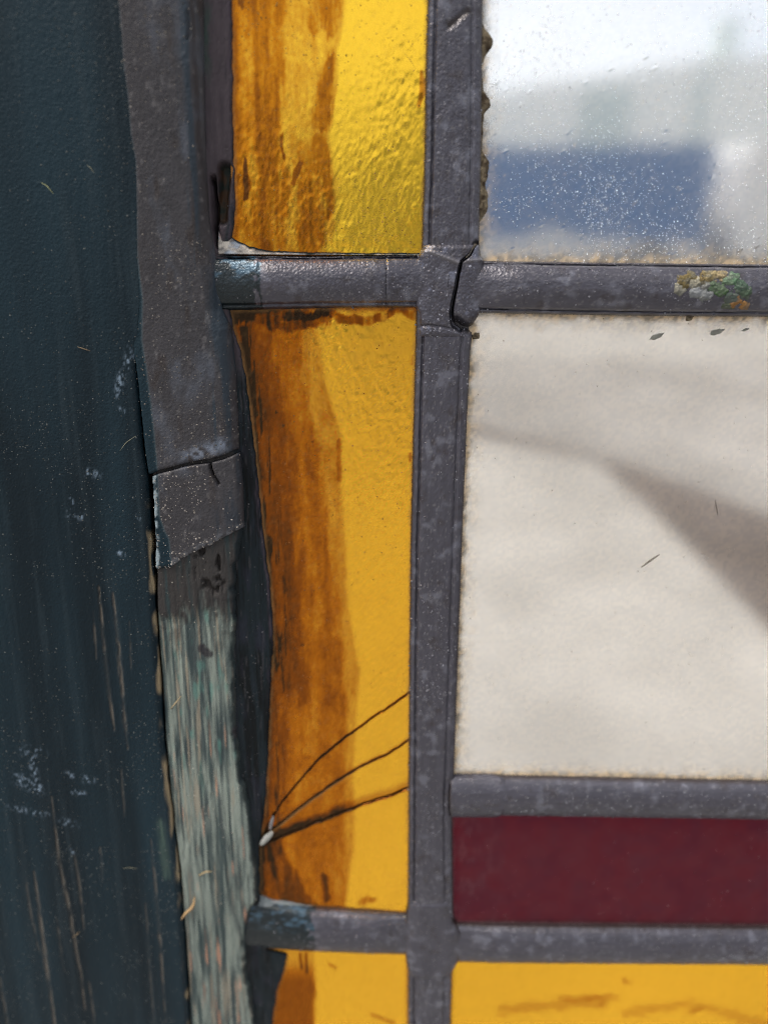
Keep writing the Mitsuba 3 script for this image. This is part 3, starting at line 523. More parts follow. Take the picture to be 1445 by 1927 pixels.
sheet(G + '__amber_pane', [(6, -160), (6, 0)], [(XR, -160), (XR, 0)], -152, -98, 330, 140, lambda c: (edges(c, **P4), glass_relief(c))[1], lambda c, h: amber(amber4_s(c)), 'amber_glass',
      uvf=lambda c: 0.08 + 0.5 * rim_dirt(c, 0.8), label='clean wide amber pane at the bottom right')

# the dark red pane
PR = dict(x0=CAME_R, x1=[(XR + 9, 90), (XR + 9, -160)], z0=LR_T, z1=MR_B)
def ruby_c(c, h):
    n = nz(c['X'], c['Z'], 3, 3, 95)
    return cmix(np.array([0.112, 0.010, 0.021]), np.array([0.092, 0.010, 0.024]), step(.35, .7, n))
sheet(G + '__ruby_pane', [(6, -160), (6, 0)], [(XR, -160), (XR, 0)], -104, -66, 300, 110, lambda c: (edges(c, **PR), glass_relief(c, .6) - 0.2)[1], ruby_c, 'ruby_glass',
      uvf=lambda c: 0.06 + 0.15 * nz(c['X'], c['Z'], 3, 3, 96, 5) + .16 * step(.5, .68, nz(c['X'], c['Z'], 1.2, 2.5, 94)) * step(30, 14, c['X']) + 0.5 * rim_dirt(c, 0.6), label='dark red pane below the lower clear pane')

# the two clear panes
def clear_dust(c, h):
    X, Z = c['X'], c['Z']
    return cmix(S(214, 190, 156), S(150, 140, 126), step(.4, .6, nz(X, Z, .6, .6, 97))) / 0.8
def clear_weight(base, w, kx, specks=0.35):
    def f(c):
        X, Z = c['X'], c['Z']
        g = nz(X, Z, .35, .35, 98, 2)
        return base * (0.6 + 0.8 * nz(X, Z, 5, 5, 99)) + specks * step(0.68, 0.82, g) * step(.35, .6, nz(X, Z, 9, 9, 100)) + 0.6 * rim_dirt(c, w) + kx * rim_dirt(c, 2.6 * w) * (.5 + nz(X, Z, .5, .5, 103, 2))
    return f
PC1 = dict(x0=CAME_R, x1=[(XR + 9, 90), (XR + 9, -160)], z0=HR_T, z1=[(-90, ZT + 9), (200, ZT + 9)])
def clear_relief(c, bumps=1.0):
    X, Z = c['X'], c['Z']
    return 0.02 * nz(X, Z, 12, 12, 101, 2) + bumps * 0.018 * step(0.72, 0.86, nz(X, Z, .5, .5, 102, 2))
sheet(G + '__clear_pane', [(10, 0), (10, 120)], [(XR, 0), (XR, 120)], 40, ZT, 430, 250, lambda c: (edges(c, **PC1), clear_relief(c))[1], clear_dust, 'clear_glass', uvf=clear_weight(0.06, 1.8, .25), label='upper clear pane mirroring a pale house and a blue van')
PC2 = dict(x0=CAME_R, x1=[(XR + 9, 90), (XR + 9, -160)], z0=MR_T, z1=HR_B)
sheet(G + '__clear_pane', [(8, -90), (8, 60)], [(XR, -90), (XR, 60)], -66, 40, 430, 330, lambda c: (edges(c, **PC2), clear_relief(c, .15))[1], clear_dust, 'clear_glass', uvf=clear_weight(0.08, 1.6, .38, .06), label='lower clear pane mirroring pale pavement and a dark strip')

# added dark backing sheet behind the panes, so crack gaps look dark
b = trimesh.creation.box((0.19, 0.002, 0.262)); b.vertices = W(b.vertices[:, 0] * 1000 + 45, b.vertices[:, 1] * 1000 - 3.2, b.vertices[:, 2] * 1000 - 19)
put(G + '__cement_bed', b, 'matte_surface', np.tile(S(46, 40, 36), (len(b.vertices), 1)), smooth=False)

# ---------------------------------------------------------------- the lead cames
LEAD = S(78, 77, 88)
def lead_colour(c, h, along):
    X, Z = c['X'], c['Z']
    a, b = (0.5, 5.0) if along == 'z' else (5.0, 0.5)
    col = cmix(LEAD * 0.72, LEAD * 1.3, nz(X, Z, a * 1.2, b * 1.2, 111))
    col = cmix(col, S(128, 130, 144), 0.55 * step(.54, .72, nz(X, Z, 2.0, 2.0, 112)))
    col = cmix(col, S(58, 50, 50), 0.55 * step(.55, .74, nz(X, Z, 1.5, 1.5, 113)))
    col = cmix(col, S(140, 138, 142), 0.5 * step(.60, .72, nz(X, Z, .35, .35, 114, 3)))
    return cmix(col, S(60, 50, 46), 0.75 * step(0.5, 0.05, np.minimum(c['d0'], c['d1']) + .3 * (nz(X, Z, .6, .6, 115) - .5)))

def lead_relief(c, along):
    X, Z = c['X'], c['Z']
    a, b = (0.35, 6.0) if along == 'z' else (6.0, 0.35)
    return 0.10 * (nz(X, Z, .33, .33, 126, 2) - .5) + 0.07 * (nz(X, Z, a, b, 116) - .5) + 0.09 * (nz(X, Z, .8, .8, 117) - .5) + 0.05 * step(.62, .8, nz(X, Z, .45, .45, 118, 2)) + 0.12 * (nz(X, Z, 6, 6, 119) - .5)

def groove(d, at, w, deep): return -deep * np.exp(-((d - at) / w) ** 2)

def came(key, A, B, v0, v1, nu, nv, base, crown, power, g0, g1, along, extra=None, tint=None, jag=0.06, joints=(), **tags):
    def hf(c):
        t = np.abs(2 * c['U'] - 1)
        low = 1.0                                # beaten flatter where it runs into a joint
        for j in joints: low = low * (.5 + .5 * step(1.0, 10.0, np.abs(c['X'] - j) + 1.2 * (nz(c['X'], c['Z'], 2, 2, 127) - .5)))
        h = base + crown * low * np.clip(1 - t ** power, 0, 1) ** 0.62 + lead_relief(c, along)
        n = 0.25 * (nz(c['X'], c['Z'], 3, 3, 120) - .5)
        if g0: h = h + groove(c['d0'] + n, *g0)
        if g1: h = h + groove(c['d1'] + n, *g1)
        return h if extra is None else h + extra(c)
    def cf(c, h):
        col = lead_colour(c, h, along)
        return col if tint is None else tint(c, col)
    return sheet(key, A, B, v0, v1, nu, nv, hf, cf, 'lead_surface', along=along, jag=(jag, jag), **tags)

JOINT_CRACK, JOINT_HOLE = [(15.68, 47.79), (14.65, 46.07), (13.23, 44.86), (12.73, 42.86), (12.34, 40.23), (11.84, 37.84), (11.70, 36.06), (12.11, 34.26), (13.34, 33.35)], [(12.56, 34.80), (13.69, 34.08), (15.38, 33.72)]
def upright_extra(c):                        # dents, and the split that the solder's crack runs down into
    X, Z = c['X'], c['Z']
    d, _ = near(X, Z, JOINT_CRACK); e, _ = near(X, Z, JOINT_HOLE)
    h = -1.9 * np.maximum(np.exp(-(d / .42) ** 4), np.exp(-(e / .8) ** 4))
    for w, deep, pts in ((.35, .35, [(10.13, 80.39), (11.63, 81.44), (12.62, 82.34), (13.46, 82.64)]), (.15, .25, [(9.78, 80.99), (10.63, 80.54), (11.48, 80.54)]), (.18, .15, [(11.98, 67.27), (13.74, 66.64), (15.06, 66.16)]), (.16, .12, [(7.79, 67.43), (8.66, 67.75), (9.35, 68.22)])):
        d, _ = near(X, Z, pts); h = h - deep * np.exp(-(d / w) ** 2)
    return h
def upright_tint(c, col):
    X, Z = c['X'], c['Z']
    d, _ = near(X, Z, [(10.38, 80.69), (11.80, 81.44), (13.46, 82.64)])
    return cmix(col, S(52, 42, 36), .7 * np.exp(-(d / .5) ** 2))
came(G + '__came', CAME_L, CAME_R, ZB, ZT, 90, 760, 1.0, 1.1, 3.5, (1.25, .22, .55), (1.7, .3, .4), 'z', upright_extra, upright_tint, label='upright lead came between the amber and the clear panes')

def teal_end(px_edge):
    def t(c, col):
        X, Z = c['X'], c['Z']
        e = px_edge + 1.2 * (nz(X, Z, 2, .8, 121) - .5) + 0.6 * np.sign(nz(X, Z, 1.4, 1.2, 122, 2) - .5)
        m = step(0.15, -0.15, X - e)
        p = cmix(S(24, 36, 42), S(70, 98, 118), step(.45, .65, nz(X, Z, 1.6, .6, 123)) * step(.45, .75, c['U']))
        return cmix(col, p, m)
    return t
def left_extra(c):
    X, Z = c['X'], c['Z']
    e, s = [(-21.60, 41.56)][0][0], [(0.50, 41.55)][0][0]
    return 0.12 * step(.2, -.2, X - e) + 0.18 * step(-.12, .12, X - s) - 0.2 * np.exp(-((X - s + .12) / .12) ** 2)
came(G + '__came', HL_B, HL_T, [(-29.71, 41.60)][0][0], [(11.08, 41.60)][0][0], 64, 260, 0.5, 3.2, 2.0, (.8, .18, .5), (.55, .16, .75), 'x', left_extra, teal_end([(-21.60, 41.56)][0][0]), joints=[p[0] for p in [(-28.84, 41.56), (7.11, 41.56)]], label='short lead came across the amber panes, its left end painted teal')
def right_extra(c):
    X = c['X']; s = [(23.97, 40.67)][0][0]
    w = s + 0.5 * (nz(X, c['Z'], 2, 1.2, 124) - .5)
    return 0.16 * step(.15, -.15, X - w) * step(.95, .6, c['U']) - 0.6 * groove(c['d1'], .5, .16, .7) * step(1, -1, X - s - 0) * 1.0
came(G + '__came', HR_B, HR_T, [(14.81, 40.71)][0][0], XR, 64, 430, 0.5, 3.2, 2.0, (.75, .18, .6), (.55, .17, .7), 'x', right_extra, None, joints=[p[0] for p in [(14.47, 40.68)]], label='lead came between the two clear panes, with a lichen patch')
came(G + '__came', MR_B, MR_T, [(11.06, -61.75)][0][0], XR, 50, 430, 0.4, 2.5, 2.0, (.7, .25, .4), None, 'x', joints=[p[0] for p in [(14.24, -60.69)]], label='lead came between the lower clear pane and the dark red pane')
came(G + '__came', LR_B, LR_T, [(10.91, -99.71)][0][0], XR, 50, 430, 0.4, 2.5, 2.0, None, (.45, .2, .25), 'x', joints=[p[0] for p in [(15.11, -98.24)]], label='lead came between the dark red pane and the bottom amber pane')
came(G + '__came', LL_B, LL_T, [(-30.73, -94.72)][0][0], [(10.01, -94.72)][0][0], 60, 230, 0.4, 2.7, 2.0, (.8, .2, .4), (.5, .2, .3), 'x', None, teal_end([(-15.58, -93.30)][0][0]), joints=[p[0] for p in [(-29.01, -93.30), (6.08, -93.30)]], label='short lead came above the bottom left amber pane, half painted teal')

# the edge came along the wood, daubed with dark paint
def edge_h(c):
    X, Z = c['X'], c['Z']
    d, _ = near(X + .8 * (nz(X, Z, 1.5, 3, 145) - .5), Z, [(-26.55, 59.65), (-27.09, 56.17), (-27.68, 51.97)])
    c['hollow'] = np.exp(-(d / 1.0) ** 4)
    d, _ = near(X + .4 * (nz(X, Z, 1, 2, 146) - .5), Z, [(-28.59, 58.25), (-28.64, 55.76), (-28.69, 53.24), (-28.68, 50.27), (-28.29, 47.52)])
    c['slit'] = np.exp(-(d / .35) ** 2)
    return 1.5 - 0.8 * c['U'] - 2.0 * c['hollow'] - 3.0 * c['slit'] + 0.25 * (nz(X, Z, .6, 5, 131) - .5) + 0.10 * (nz(X, Z, .7, .7, 132) - .5) - 0.3 * np.clip(1 - c['d1'] / .5, 0, 1) ** 2
def edge_c(c, h):
    X, Z = c['X'], c['Z']
    bare = cmix(S(52, 46, 52), S(84, 76, 82), nz(X, Z, .7, 3.0, 133))
    paint = cmix(S(20, 29, 35), S(32, 44, 50), nz(X, Z, 1.0, 5.0, 134))
    paint = cmix(paint, S(12, 16, 19), .85 * step(.46, .58, nz(X, Z, .5, 11, 179, 4)))
    paint = cmix(paint, S(62, 62, 66), .7 * step(.62, .70, nz(X, Z, .4, 5, 180, 3)))
    paint = cmix(paint, S(50, 50, 66), .35 * step(.5, .7, nz(X, Z, 2, 6, 135)))
    m = step(30, 24, Z + 6 * (nz(X, Z, 1.2, 6, 136) - .5))
    bare = cmix(bare, S(40, 72, 62), .8 * step(.52, .64, nz(X, Z, 1.5, 3.5, 137)) * step(70, 78, Z) * step(.75, .3, c['U']))
    col = cmix(bare, paint, np.maximum(m, .9 * step(.5, .6, nz(X, Z, 1, 7, 138)) * step(.75, .9, c['U'])))
    col = cmix(col, cmix(S(24, 38, 32), S(64, 44, 24), step(.45, .6, nz(X, Z, 1, 1.5, 147))), .9 * c['hollow'])
    return cmix(col, S(74, 66, 76), .8 * np.exp(-((c['d1'] - .35) / .3) ** 2) * step(.4, .6, nz(X, Z, .6, 4, 139)) * step(-45, -20, Z))
sheet(G + '__edge_came', EC_L, EC_R, ZB, ZT, 70, 900, lambda c: np.maximum(edge_h(c), -2.4), edge_c, 'paint_surface', back=-2.8, jag=(0, .3), label='edge lead along the wooden bead, daubed with dark teal paint')

# solder where the cames cross
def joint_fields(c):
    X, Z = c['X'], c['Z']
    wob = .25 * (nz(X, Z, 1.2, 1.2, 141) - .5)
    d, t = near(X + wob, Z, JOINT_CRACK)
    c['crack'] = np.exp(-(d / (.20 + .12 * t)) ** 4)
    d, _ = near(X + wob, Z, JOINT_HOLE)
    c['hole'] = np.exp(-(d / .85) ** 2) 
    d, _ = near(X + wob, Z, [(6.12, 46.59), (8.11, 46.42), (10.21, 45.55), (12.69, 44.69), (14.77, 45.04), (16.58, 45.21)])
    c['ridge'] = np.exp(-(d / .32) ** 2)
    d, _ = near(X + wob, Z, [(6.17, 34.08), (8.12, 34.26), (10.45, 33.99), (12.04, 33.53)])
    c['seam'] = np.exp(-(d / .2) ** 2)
def joint_h(c):
    joint_fields(c)
    t = np.abs(2 * c['U'] - 1)
    r = np.minimum(np.minimum(c['d0'], c['d1']), np.minimum(c['Z'] - c['Z'].min(), c['Z'].max() - c['Z']))
    h = 1.25 + 1.3 * np.clip(1 - t ** 3.5, 0, 1) ** .65 + lead_relief(c, 'z') + .25 * (nz(c['X'], c['Z'], 2.5, 2.5, 142) - .5)
    return h + .22 * c['ridge'] - 2.6 * c['crack'] - 2.0 * c['hole'] - .35 * c['seam'] - .5 * np.clip(1 - r / .8, 0, 1) ** 2
def joint_c(c, h):
    col = lead_colour(c, h, 'z')
    col = cmix(col, S(128, 134, 158), .5 * step(.56, .72, nz(c['X'], c['Z'], 1.3, 1.3, 143)))
    return cmix(cmix(col, S(40, 34, 30), np.clip(c['crack'] + .8 * c['hole'], 0, .9)), S(132, 130, 136), .6 * c['ridge'])  # shade inside the crack and hole painted dark into the lead colour
JL = [(6.66, 48.08), (6.40, 46.79), (5.69, 45.75), (5.38, 40.68), (5.32, 37.57), (5.89, 36.23), (5.85, 31.70)]
JR = [(16.36, 48.08), (16.52, 45.92), (17.27, 45.06), (17.05, 40.68), (16.91, 36.68), (15.85, 34.88), (15.44, 33.07), (15.29, 31.70)]
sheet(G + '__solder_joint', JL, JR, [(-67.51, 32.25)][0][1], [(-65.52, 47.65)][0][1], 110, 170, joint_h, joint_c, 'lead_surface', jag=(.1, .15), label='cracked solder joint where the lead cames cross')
def joint2_h(c):
    t = np.abs(2 * c['U'] - 1)
    e = np.minimum(c['Z'] - c['Z'].min(), c['Z'].max() - c['Z'])
    return 1.15 + 1.3 * np.clip(1 - t ** 3, 0, 1) ** .7 + lead_relief(c, 'z') + .3 * (nz(c['X'], c['Z'], 3, 3, 144) - .5) - .5 * np.clip(1 - e / 1.2, 0, 1) ** 2
JL2, JR2 = [(5.55, -85.77), (4.90, -89.91), (4.13, -95.50), (4.87, -102.07), (5.62, -107.00)], [(14.60, -85.77), (14.98, -91.99), (16.92, -95.50), (16.41, -102.93), (14.73, -107.00)]
sheet(G + '__solder_joint', JL2, JR2, [(-85.46, -106.71)][0][1], [(-82.86, -86.59)][0][1], 80, 110, joint2_h, lambda c, h: lead_colour(c, h, 'z'), 'lead_surface', jag=(.15, .15), label='smooth solder joint at the lower crossing')
JL3, JR3 = [(13.70, -55.74), (13.37, -60.76), (13.95, -66.89)], [(17.19, -55.74), (24.87, -56.49), (25.92, -60.76), (24.56, -65.35), (17.51, -66.89)]
sheet(G + '__solder_joint', JL3, JR3, [(-80.21, -66.12)][0][1], [(-78.94, -56.24)][0][1], 70, 60, lambda c: 0.5 + 2.6 * np.clip(1 - np.abs(2 * (c['Z'] - c['Z'].min()) / np.ptp(c['Z']) - 1) ** 2, 0, 1) ** .62 + .05 + lead_relief(c, 'x') - .5 * np.clip(1 - c['d1'] / 1.5, 0, 1) ** 2, lambda c, h: lead_colour(c, h, 'x') * 1.05, 'lead_surface', jag=(.1, .2), label='solder tongue on the came above the dark red pane')

# cement and crumbs squeezed out along the lead
def lump(center, size, seed, sub=3, rough=.45, ang=None):
    m = trimesh.creation.icosphere(subdivisions=sub)
    v = m.vertices * (1 + rough * 2 * (meshkit.fbm(m.vertices * 1.7 + seed * 3.1, 4, seed)[:, None] - .5)) * np.array(size)
    a = seed * 2.4 if ang is None else ang; v = np.c_[v[:, 0] * math.cos(a) - v[:, 2] * math.sin(a), v[:, 1], v[:, 0] * math.sin(a) + v[:, 2] * math.cos(a)]
    m.vertices = W(v[:, 0] + center[0], v[:, 1] + center[1], v[:, 2] + center[2])
    return m, meshkit.fbm(v * 1.5 + seed, 3, seed)
CR_A, CR_B = [(15.08, 83.11), (15.43, 69.24), (15.76, 50.29)], [(15.61, 82.51), (15.91, 81.01), (17.41, 79.64), (17.79, 78.73), (16.90, 77.20), (16.00, 75.81), (15.96, 71.77), (17.21, 70.82), (17.44, 69.40), (16.34, 68.29), (16.80, 67.49), (16.24, 66.05), (16.25, 62.81), (17.37, 61.18), (17.63, 58.87), (16.88, 57.38), (17.86, 55.04), (17.65, 53.35), (16.34, 51.83), (16.21, 50.29)]
_z = np.linspace(CR_B[-1][1], CR_B[0][1], 300); _x = line(CR_B, _z); _x = np.convolve(np.pad(_x, 6, 'edge'), np.ones(13) / 13, 'valid') + .5 * (meshkit.fbm(np.stack([_z / 1.1, _z * 0, _z * 0 + .2], -1), 4, 178) - .5)
CR_B = list(zip(_x, _z))
crust_c = lambda c, h: cmix(S(72, 62, 52), S(138, 126, 106), step(.3, .7, nz(c['X'], c['Z'], .7, .7, 175)))
sheet(G + '__cement_crust', CR_A, CR_B, [(16.10, 50.81)][0][1], [(15.11, 82.06)][0][1], 24, 260, lambda c: .1 + .9 * np.clip(1 - c['U'] ** 2, 0, 1) ** .5 * (.4 + 1.1 * nz(c['X'], c['Z'], .9, .9, 176)), crust_c, 'matte_surface', back=-.5, jag=(0, .4), label='crumbly brown cement crust squeezed out beside the upright came')
for i, (x, z) in enumerate([(53.85, 35.59), (16.33, 32.39)]):
    m, n = lump((x, .2, z), (.5, .35, .7), i + 1, 3, .7)
    put(G + '__cement_crumb', m, 'matte_surface', cmix(S(84, 74, 62), S(138, 126, 106), step(.35, .65, n)))
# wedge of old mortar in the corner of the top amber pane, and the strip of mortar beside the came
def wedge_c(c, h):
    X, Z = c['X'], c['Z']
    col = cmix(S(96, 96, 98), S(178, 174, 168), step(.3, .7, nz(X, Z, 1, .7, 151)))
    col = cmix(col, S(150, 166, 186), .6 * step(.5, .65, nz(X, Z, 2.4, 1.2, 152)))
    col = cmix(col, S(150, 110, 84), .6 * step(.55, .68, nz(X, Z, .8, 1.2, 153)) * step(-26, -28.5, X))
    return cmix(col, S(26, 34, 38), step(.55, .15, c['d1'] + .5 * (nz(X, Z, 1, 1, 154) - .5)))
WB, WT = [(-28.73, 46.13), (-14.85, 46.05), (7.08, 45.96)], [(-28.83, 50.78), (-28.15, 50.09), (-26.73, 49.41), (-25.15, 48.38), (-23.01, 47.43), (-20.30, 46.83), (-14.84, 46.48), (-2.05, 46.39), (7.08, 46.39)]
sheet(G + '__mortar_fillet', WB, WT, [(-28.33, 46.83)][0][0], [(6.16, 46.83)][0][0], 24, 230, lambda c: 1.3 * (1 - c['U'] ** 1.5) + .1 + .25 * (nz(c['X'], c['Z'], .8, .8, 155) - .5), wedge_c, 'matte_surface', along='x', jag=(0, .22), label='pale ridge of old mortar on top of the short came')
WB, WT = [(-31.03, -90.92), (-25.75, -89.53), (-14.21, -90.92), (5.29, -92.04)], [(-30.88, -87.86), (-26.77, -86.21), (-24.52, -87.45), (-20.50, -88.14), (-14.18, -89.67), (-2.61, -90.78), (5.28, -91.06)]
sheet(G + '__mortar_fillet', WB, WT, [(-27.99, -87.86)][0][0], [(5.02, -87.86)][0][0], 20, 170, lambda c: 1.0 * (1 - c['U'] ** 1.5) + .15 + .3 * (nz(c['X'], c['Z'], .7, .7, 156) - .5), lambda c, h: cmix(S(104, 116, 122), S(150, 156, 158), nz(c['X'], c['Z'], .8, .8, 157)), 'matte_surface', along='x', jag=(0, .25), label='pale mortar ridge above the lower short came')

# ---------------------------------------------------------------- things stuck on the window
# lichen on the came between the clear panes
L_ = 'lichen_patch'
LP = [(50.27, 40.22), (51.03, 41.71), (52.24, 42.41), (53.06, 41.54), (54.14, 41.71), (54.80, 40.66), (55.34, 42.41), (56.19, 42.94), (57.32, 42.59), (56.26, 40.66), (57.43, 39.96), (58.33, 41.71), (59.57, 42.06), (60.65, 40.66), (61.67, 39.78), (59.39, 38.90), (59.36, 37.57), (60.02, 38.19), (62.14, 37.40), (52.89, 39.61), (54.76, 39.26)]
LC = [S(168, 164, 150), S(120, 100, 40), S(132, 112, 50), S(176, 170, 150), S(120, 98, 40), S(150, 150, 148), S(150, 130, 80), S(176, 156, 110), S(170, 150, 110), S(58, 112, 52), S(72, 120, 60), S(120, 150, 120), S(92, 136, 100), S(70, 104, 84), S(66, 96, 70), S(70, 92, 84), S(88, 100, 74), S(186, 128, 52), S(196, 140, 70), S(168, 172, 178), S(160, 164, 168)]
def lichen_near(c):
    X, Z = c['X'], c['Z']
    wx, wz = X + 2.6 * (nz(X, Z, .8, .8, 161) - .5), Z + 2.6 * (nz(X, Z, .8, .8, 162) - .5)
    D = np.stack([np.hypot(wx - x, (wz - z) * 1.1) for x, z in LP])
    c['k'], c['dmin'] = D.argmin(0), D.min(0)
    c['on'] = step(1.5, .9, c['dmin'] + .7 * (nz(X, Z, .5, .5, 163) - .5))
def lichen_h(c):
    lichen_near(c)
    X, Z = c['X'], c['Z']
    t = np.abs(2 * (Z - line(HR_B, X, False)) / (line(HR_T, X, False) - line(HR_B, X, False)) - 1)
    came = .5 + 3.2 * np.clip(1 - t ** 2, 0, 1) ** .62
    return came - .35 + c['on'] * (.38 + .3 * nz(X, Z, .7, .7, 164) + .35 * np.clip(1 - c['dmin'] / .9, 0, 1))
def lichen_c(c, h):
    n = nz(c['X'], c['Z'], .5, .5, 165)
    col = np.array(LC)[c['k']] * (.4 + .9 * n)[..., None]
    return cmix(col, np.array(S(110, 112, 108)), .35 + .3 * (nz(c['X'], c['Z'], 1.2, .6, 166) > .52))
sheet(L_, [(49.71, 37.31), (64.32, 36.86)], [(49.11, 43.47), (63.52, 43.29)], [(49.38, 40.67)][0][0], [(62.75, 40.67)][0][0], 80, 150, lichen_h, lichen_c, 'matte_surface', along='x', back=.3)
labels[L_] = {'label': 'small green, ochre and grey lichen patch on the lead came between the clear panes', 'category': 'lichen'}

# white dab of filler where the cracks start
m, n = lump((0, 0, 0), (1.15, .5, .5), 3, 3, .35)
def dab(key, p, q, r, col, label, cat, h=0.9):
    P = np.array([p, q]); d = P[1] - P[0]; Ln = np.hypot(*d); a = math.atan2(d[1], d[0])
    m = trimesh.creation.icosphere(subdivisions=4); s = sum(map(ord, key))
    v = m.vertices * np.array([Ln / 2 + r * .4, r * .7, r]) * (1 + .5 * (meshkit.fbm(m.vertices * 2 + s, 3, s)[:, None] - .5))
    c = P.mean(0)
    m.vertices = W(v[:, 0] * math.cos(a) - v[:, 2] * math.sin(a) + c[0], v[:, 1] + h, v[:, 0] * math.sin(a) + v[:, 2] * math.cos(a) + c[1])
    return put(key, m, 'matte_surface', np.asarray(col) * (.75 + .5 * meshkit.fbm(v * 2, 3, s))[:, None], label=label, category=cat)
dab('filler_dab', *[(-26.05, -72.75), (-23.57, -69.61)], 0.62, S(176, 178, 174), 'white dab of filler at the left end of the glass cracks', 'filler')
dab('filler_dab', *[(-24.00, -69.08), (-23.20, -65.72)], 0.34, S(140, 138, 140), 'thin grey sliver of filler standing on the white dab', 'filler')

# splinters and fibres
def fibre(key, pts, r0, col, label, cat, h0, group=None):
    p = np.array(pts, float); t = np.linspace(0, 1, len(p)); tt = np.linspace(0, 1, 14)
    x, z = np.interp(tt, t, p[:, 0]), np.interp(tt, t, p[:, 1])
    k = np.array([.25, .5, .25]); 
    for _ in range(2): x[1:-1], z[1:-1] = np.convolve(x, k, 'valid'), np.convolve(z, k, 'valid')
    hh = h0 + .12 + .35 * np.sin(np.pi * tt) * min(1, r0 * 6)
    rr = r0 * (0.35 + .65 * np.sin(np.pi * np.clip(tt, .05, .95)))
    d = np.gradient(np.c_[x, z], axis=0); d /= np.linalg.norm(d, axis=1, keepdims=True) + 1e-9
    ang = np.arange(6) * np.pi / 3
    X = x[:, None] - d[:, 1:] * rr[:, None] * np.cos(ang); Z = z[:, None] + d[:, :1] * rr[:, None] * np.cos(ang); H = hh[:, None] + rr[:, None] * np.sin(ang)
    i, j = np.meshgrid(np.arange(13), np.arange(6), indexing='ij')
    q = np.stack([i * 6 + j, (i + 1) * 6 + j, (i + 1) * 6 + (j + 1) % 6, i * 6 + (j + 1) % 6], -1).reshape(-1, 4)
    tags = dict(label=label, category=cat)
    tags['group'] = group or {'fibre': 'fibres stuck on the window', 'splinter': 'splinters on the bare bead'}[cat]
    put(key, trimesh.Trimesh(W(X, H, Z).reshape(-1, 3), np.vstack([q[:, [0, 1, 2]], q[:, [0, 2, 3]]]), process=False), 'matte_surface', np.tile(col, (84, 1)), **tags)

PALE, TAN, DARK = S(150, 150, 132), S(144, 128, 106), S(80, 74, 64)
fibre('wood_splinter', [(-43.35, -88.98), (-41.96, -86.79), (-40.27, -85.16), (-39.91, -83.01)], .34, S(196, 164, 124), 'curled pale splinter lifting from the weathered bead near the bottom', 'splinter', 4.2)
fibre('wood_splinter', [(-38.92, -77.94), (-37.27, -76.62), (-35.95, -76.88)], .16, S(190, 168, 130), 'small pale splinter on the weathered bead above the curled one', 'splinter', 3.9)
fibre('wood_splinter', [(-41.93, -38.98), (-40.79, -37.59), (-39.65, -36.20)], .14, S(176, 160, 130), 'thin splinter high on the bare bead below the putty chunk', 'splinter', 4.0)
for pts, r, col, h0, lab in (
    ([(-55.83, 56.98), (-54.85, 56.42), (-54.02, 55.29)], .06, S(180, 184, 140), 5.0, 'pale yellow fibre on the upper teal frame, far left'),
    ([(-48.11, 59.62), (-47.47, 59.14), (-47.03, 58.35)], .045, PALE, 5.0, 'short pale fibre on the upper teal frame beside the putty'),
    ([(-52.63, 30.78), (-51.75, 30.51), (-50.51, 30.07)], .07, TAN, 5.0, 'tan fibre on the teal frame left of the pale paint dabs'),
    ([(-46.94, 12.64), (-45.67, 14.17), (-43.88, 15.31)], .05, PALE, 5.0, 'fine grey fibre beside the worn edge of the teal frame'),
    ([(-54.07, -75.18), (-52.51, -74.92), (-51.22, -75.31)], .045, PALE, 5.0, 'curved white fibre on the lower teal frame'),
    ([(-66.48, -92.60), (-65.26, -91.78), (-64.73, -90.95)], .08, TAN, 5.0, 'stubby tan fibre on the scratched lower frame'),
    ([(49.34, -11.01), (50.85, -9.72), (52.66, -8.33)], .09, DARK, 0.05, 'dark straight fibre stuck on the lower clear pane'),
    ([(62.02, 2.45), (62.49, 0.91), (62.99, -0.86)], .04, DARK, 0.05, 'short upright fibre on the lower clear pane near its dark strip'),
    ([(3.24, 77.16), (4.28, 76.23), (5.16, 74.84)], .03, DARK, 0.05, 'faint fibre on the bright upper amber pane')):
    fibre('fibre', pts, r, col, lab, 'fibre', h0)

# dark flecks on the lower clear pane, under the came
for p, q, r, lab in (([(47.50, 32.02)][0], [(49.34, 32.57)][0], .45, 'dark grey fleck just under the came on the lower clear pane'), ([(58.16, 32.94)][0], [(59.81, 33.30)][0], .5, 'larger grey fleck below the lichen on the lower clear pane'), ([(63.58, 33.30)][0], [(64.47, 33.67)][0], .28, 'small grey fleck right of the larger fleck on the clear pane')):
    
    m, n = lump((sum(v[0] for v in (p, q)) / 2, .03, sum(v[1] for v in (p, q)) / 2), (r * 2.2, .12, r * .8), int(r * 100), 4, .9, .3)
    put('paint_fleck', m, 'matte_surface', np.asarray(S(150, 150, 142)) * (.6 + .8 * n)[:, None], label=lab, category='paint fleck', group='grey flecks under the came on the lower clear pane')

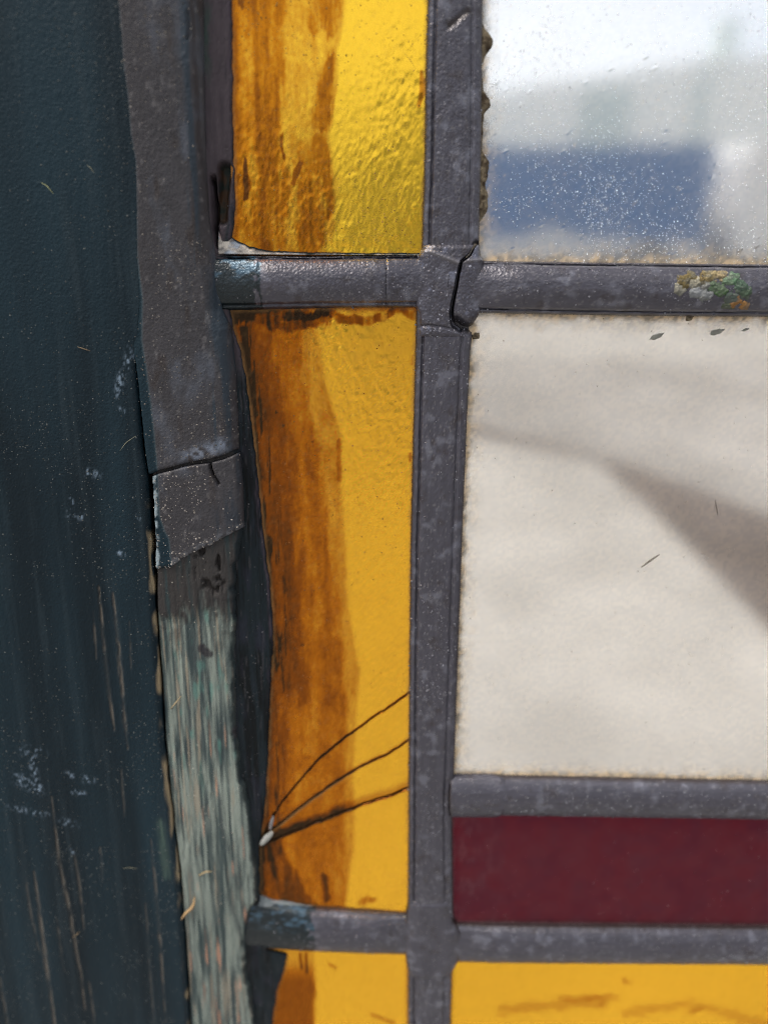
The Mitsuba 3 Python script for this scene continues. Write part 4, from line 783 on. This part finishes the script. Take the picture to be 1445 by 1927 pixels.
# pale grit over everything
def grit():
    oc = trimesh.creation.icosphere(subdivisions=0)
    dens = {'window_frame__stile': (5200, .075, S(92, 96, 96)), 'window_frame__putty_layer': (1100, .085, S(118, 114, 110)), 'window_frame__putty_layer_001': (330, .09, S(158, 152, 146)), 'window_frame__glazing_bead': (500, .07, S(170, 165, 155)),
            G + '__came': (1500, .09, S(124, 124, 132)), G + '__came_001': (260, .09, S(124, 124, 132)), G + '__came_002': (700, .09, S(124, 124, 132)), G + '__came_003': (500, .085, S(126, 128, 136)), G + '__came_004': (500, .085, S(126, 128, 136)), G + '__came_005': (200, .085, S(126, 128, 136)),
            G + '__edge_came': (420, .07, S(96, 96, 100)), G + '__solder_joint': (160, .09, S(150, 152, 165)), G + '__amber_pane': (1300, .07, S(150, 120, 70)), G + '__cracked_pane__shard': (1500, .07, S(130, 92, 60)), G + '__clear_pane': (9500, .062, S(225, 228, 232)), G + '__clear_pane_001': (1500, .055, S(104, 96, 86)), G + '__ruby_pane': (420, .08, S(110, 84, 88))}
    V, Fc, C, o = [], [], [], 0
    for key, (n, r, col) in dens.items():
        X, h, Z = TOPS[key]
        ok = (X > -92) & (X < 95) & (Z > -128) & (Z < 92)
        w = meshkit.fbm(np.stack([X / 9, Z / 9, X * 0], -1), 3, 5)[ok] ** 3
        k = rng.choice(np.flatnonzero(ok), n, p=w / w.sum())
        rad = r * np.minimum(np.exp(.45 * rng.standard_normal(n)), 1.7)
        ax = rng.uniform(.6, 1.5, (n, 3)) * rad[:, None]
        P = oc.vertices[None] * ax[:, None] * rng.uniform(.75, 1.2, (n, len(oc.vertices), 1))
        P = W(P[..., 0] + X[k][:, None] + rng.uniform(-.1, .1, (n, 1)), P[..., 1] + h[k][:, None] + .3 * rad[:, None], P[..., 2] + Z[k][:, None] + rng.uniform(-.1, .1, (n, 1)))
        V.append(P.reshape(-1, 3)); Fc.append((oc.faces[None] + o + np.arange(n)[:, None, None] * 12).reshape(-1, 3)); o += n * 12
        C.append(np.repeat(np.asarray(col)[None] * rng.uniform(.45, 1.5, (n, 1)), 12, 0))
    put('grit', trimesh.Trimesh(np.vstack(V), np.vstack(Fc), process=False), 'matte_surface', np.clip(np.vstack(C), 0, .8), smooth=False, label='fine pale grit and dust specks stuck over wood, lead and glass', category='grit', kind='stuff')
grit()
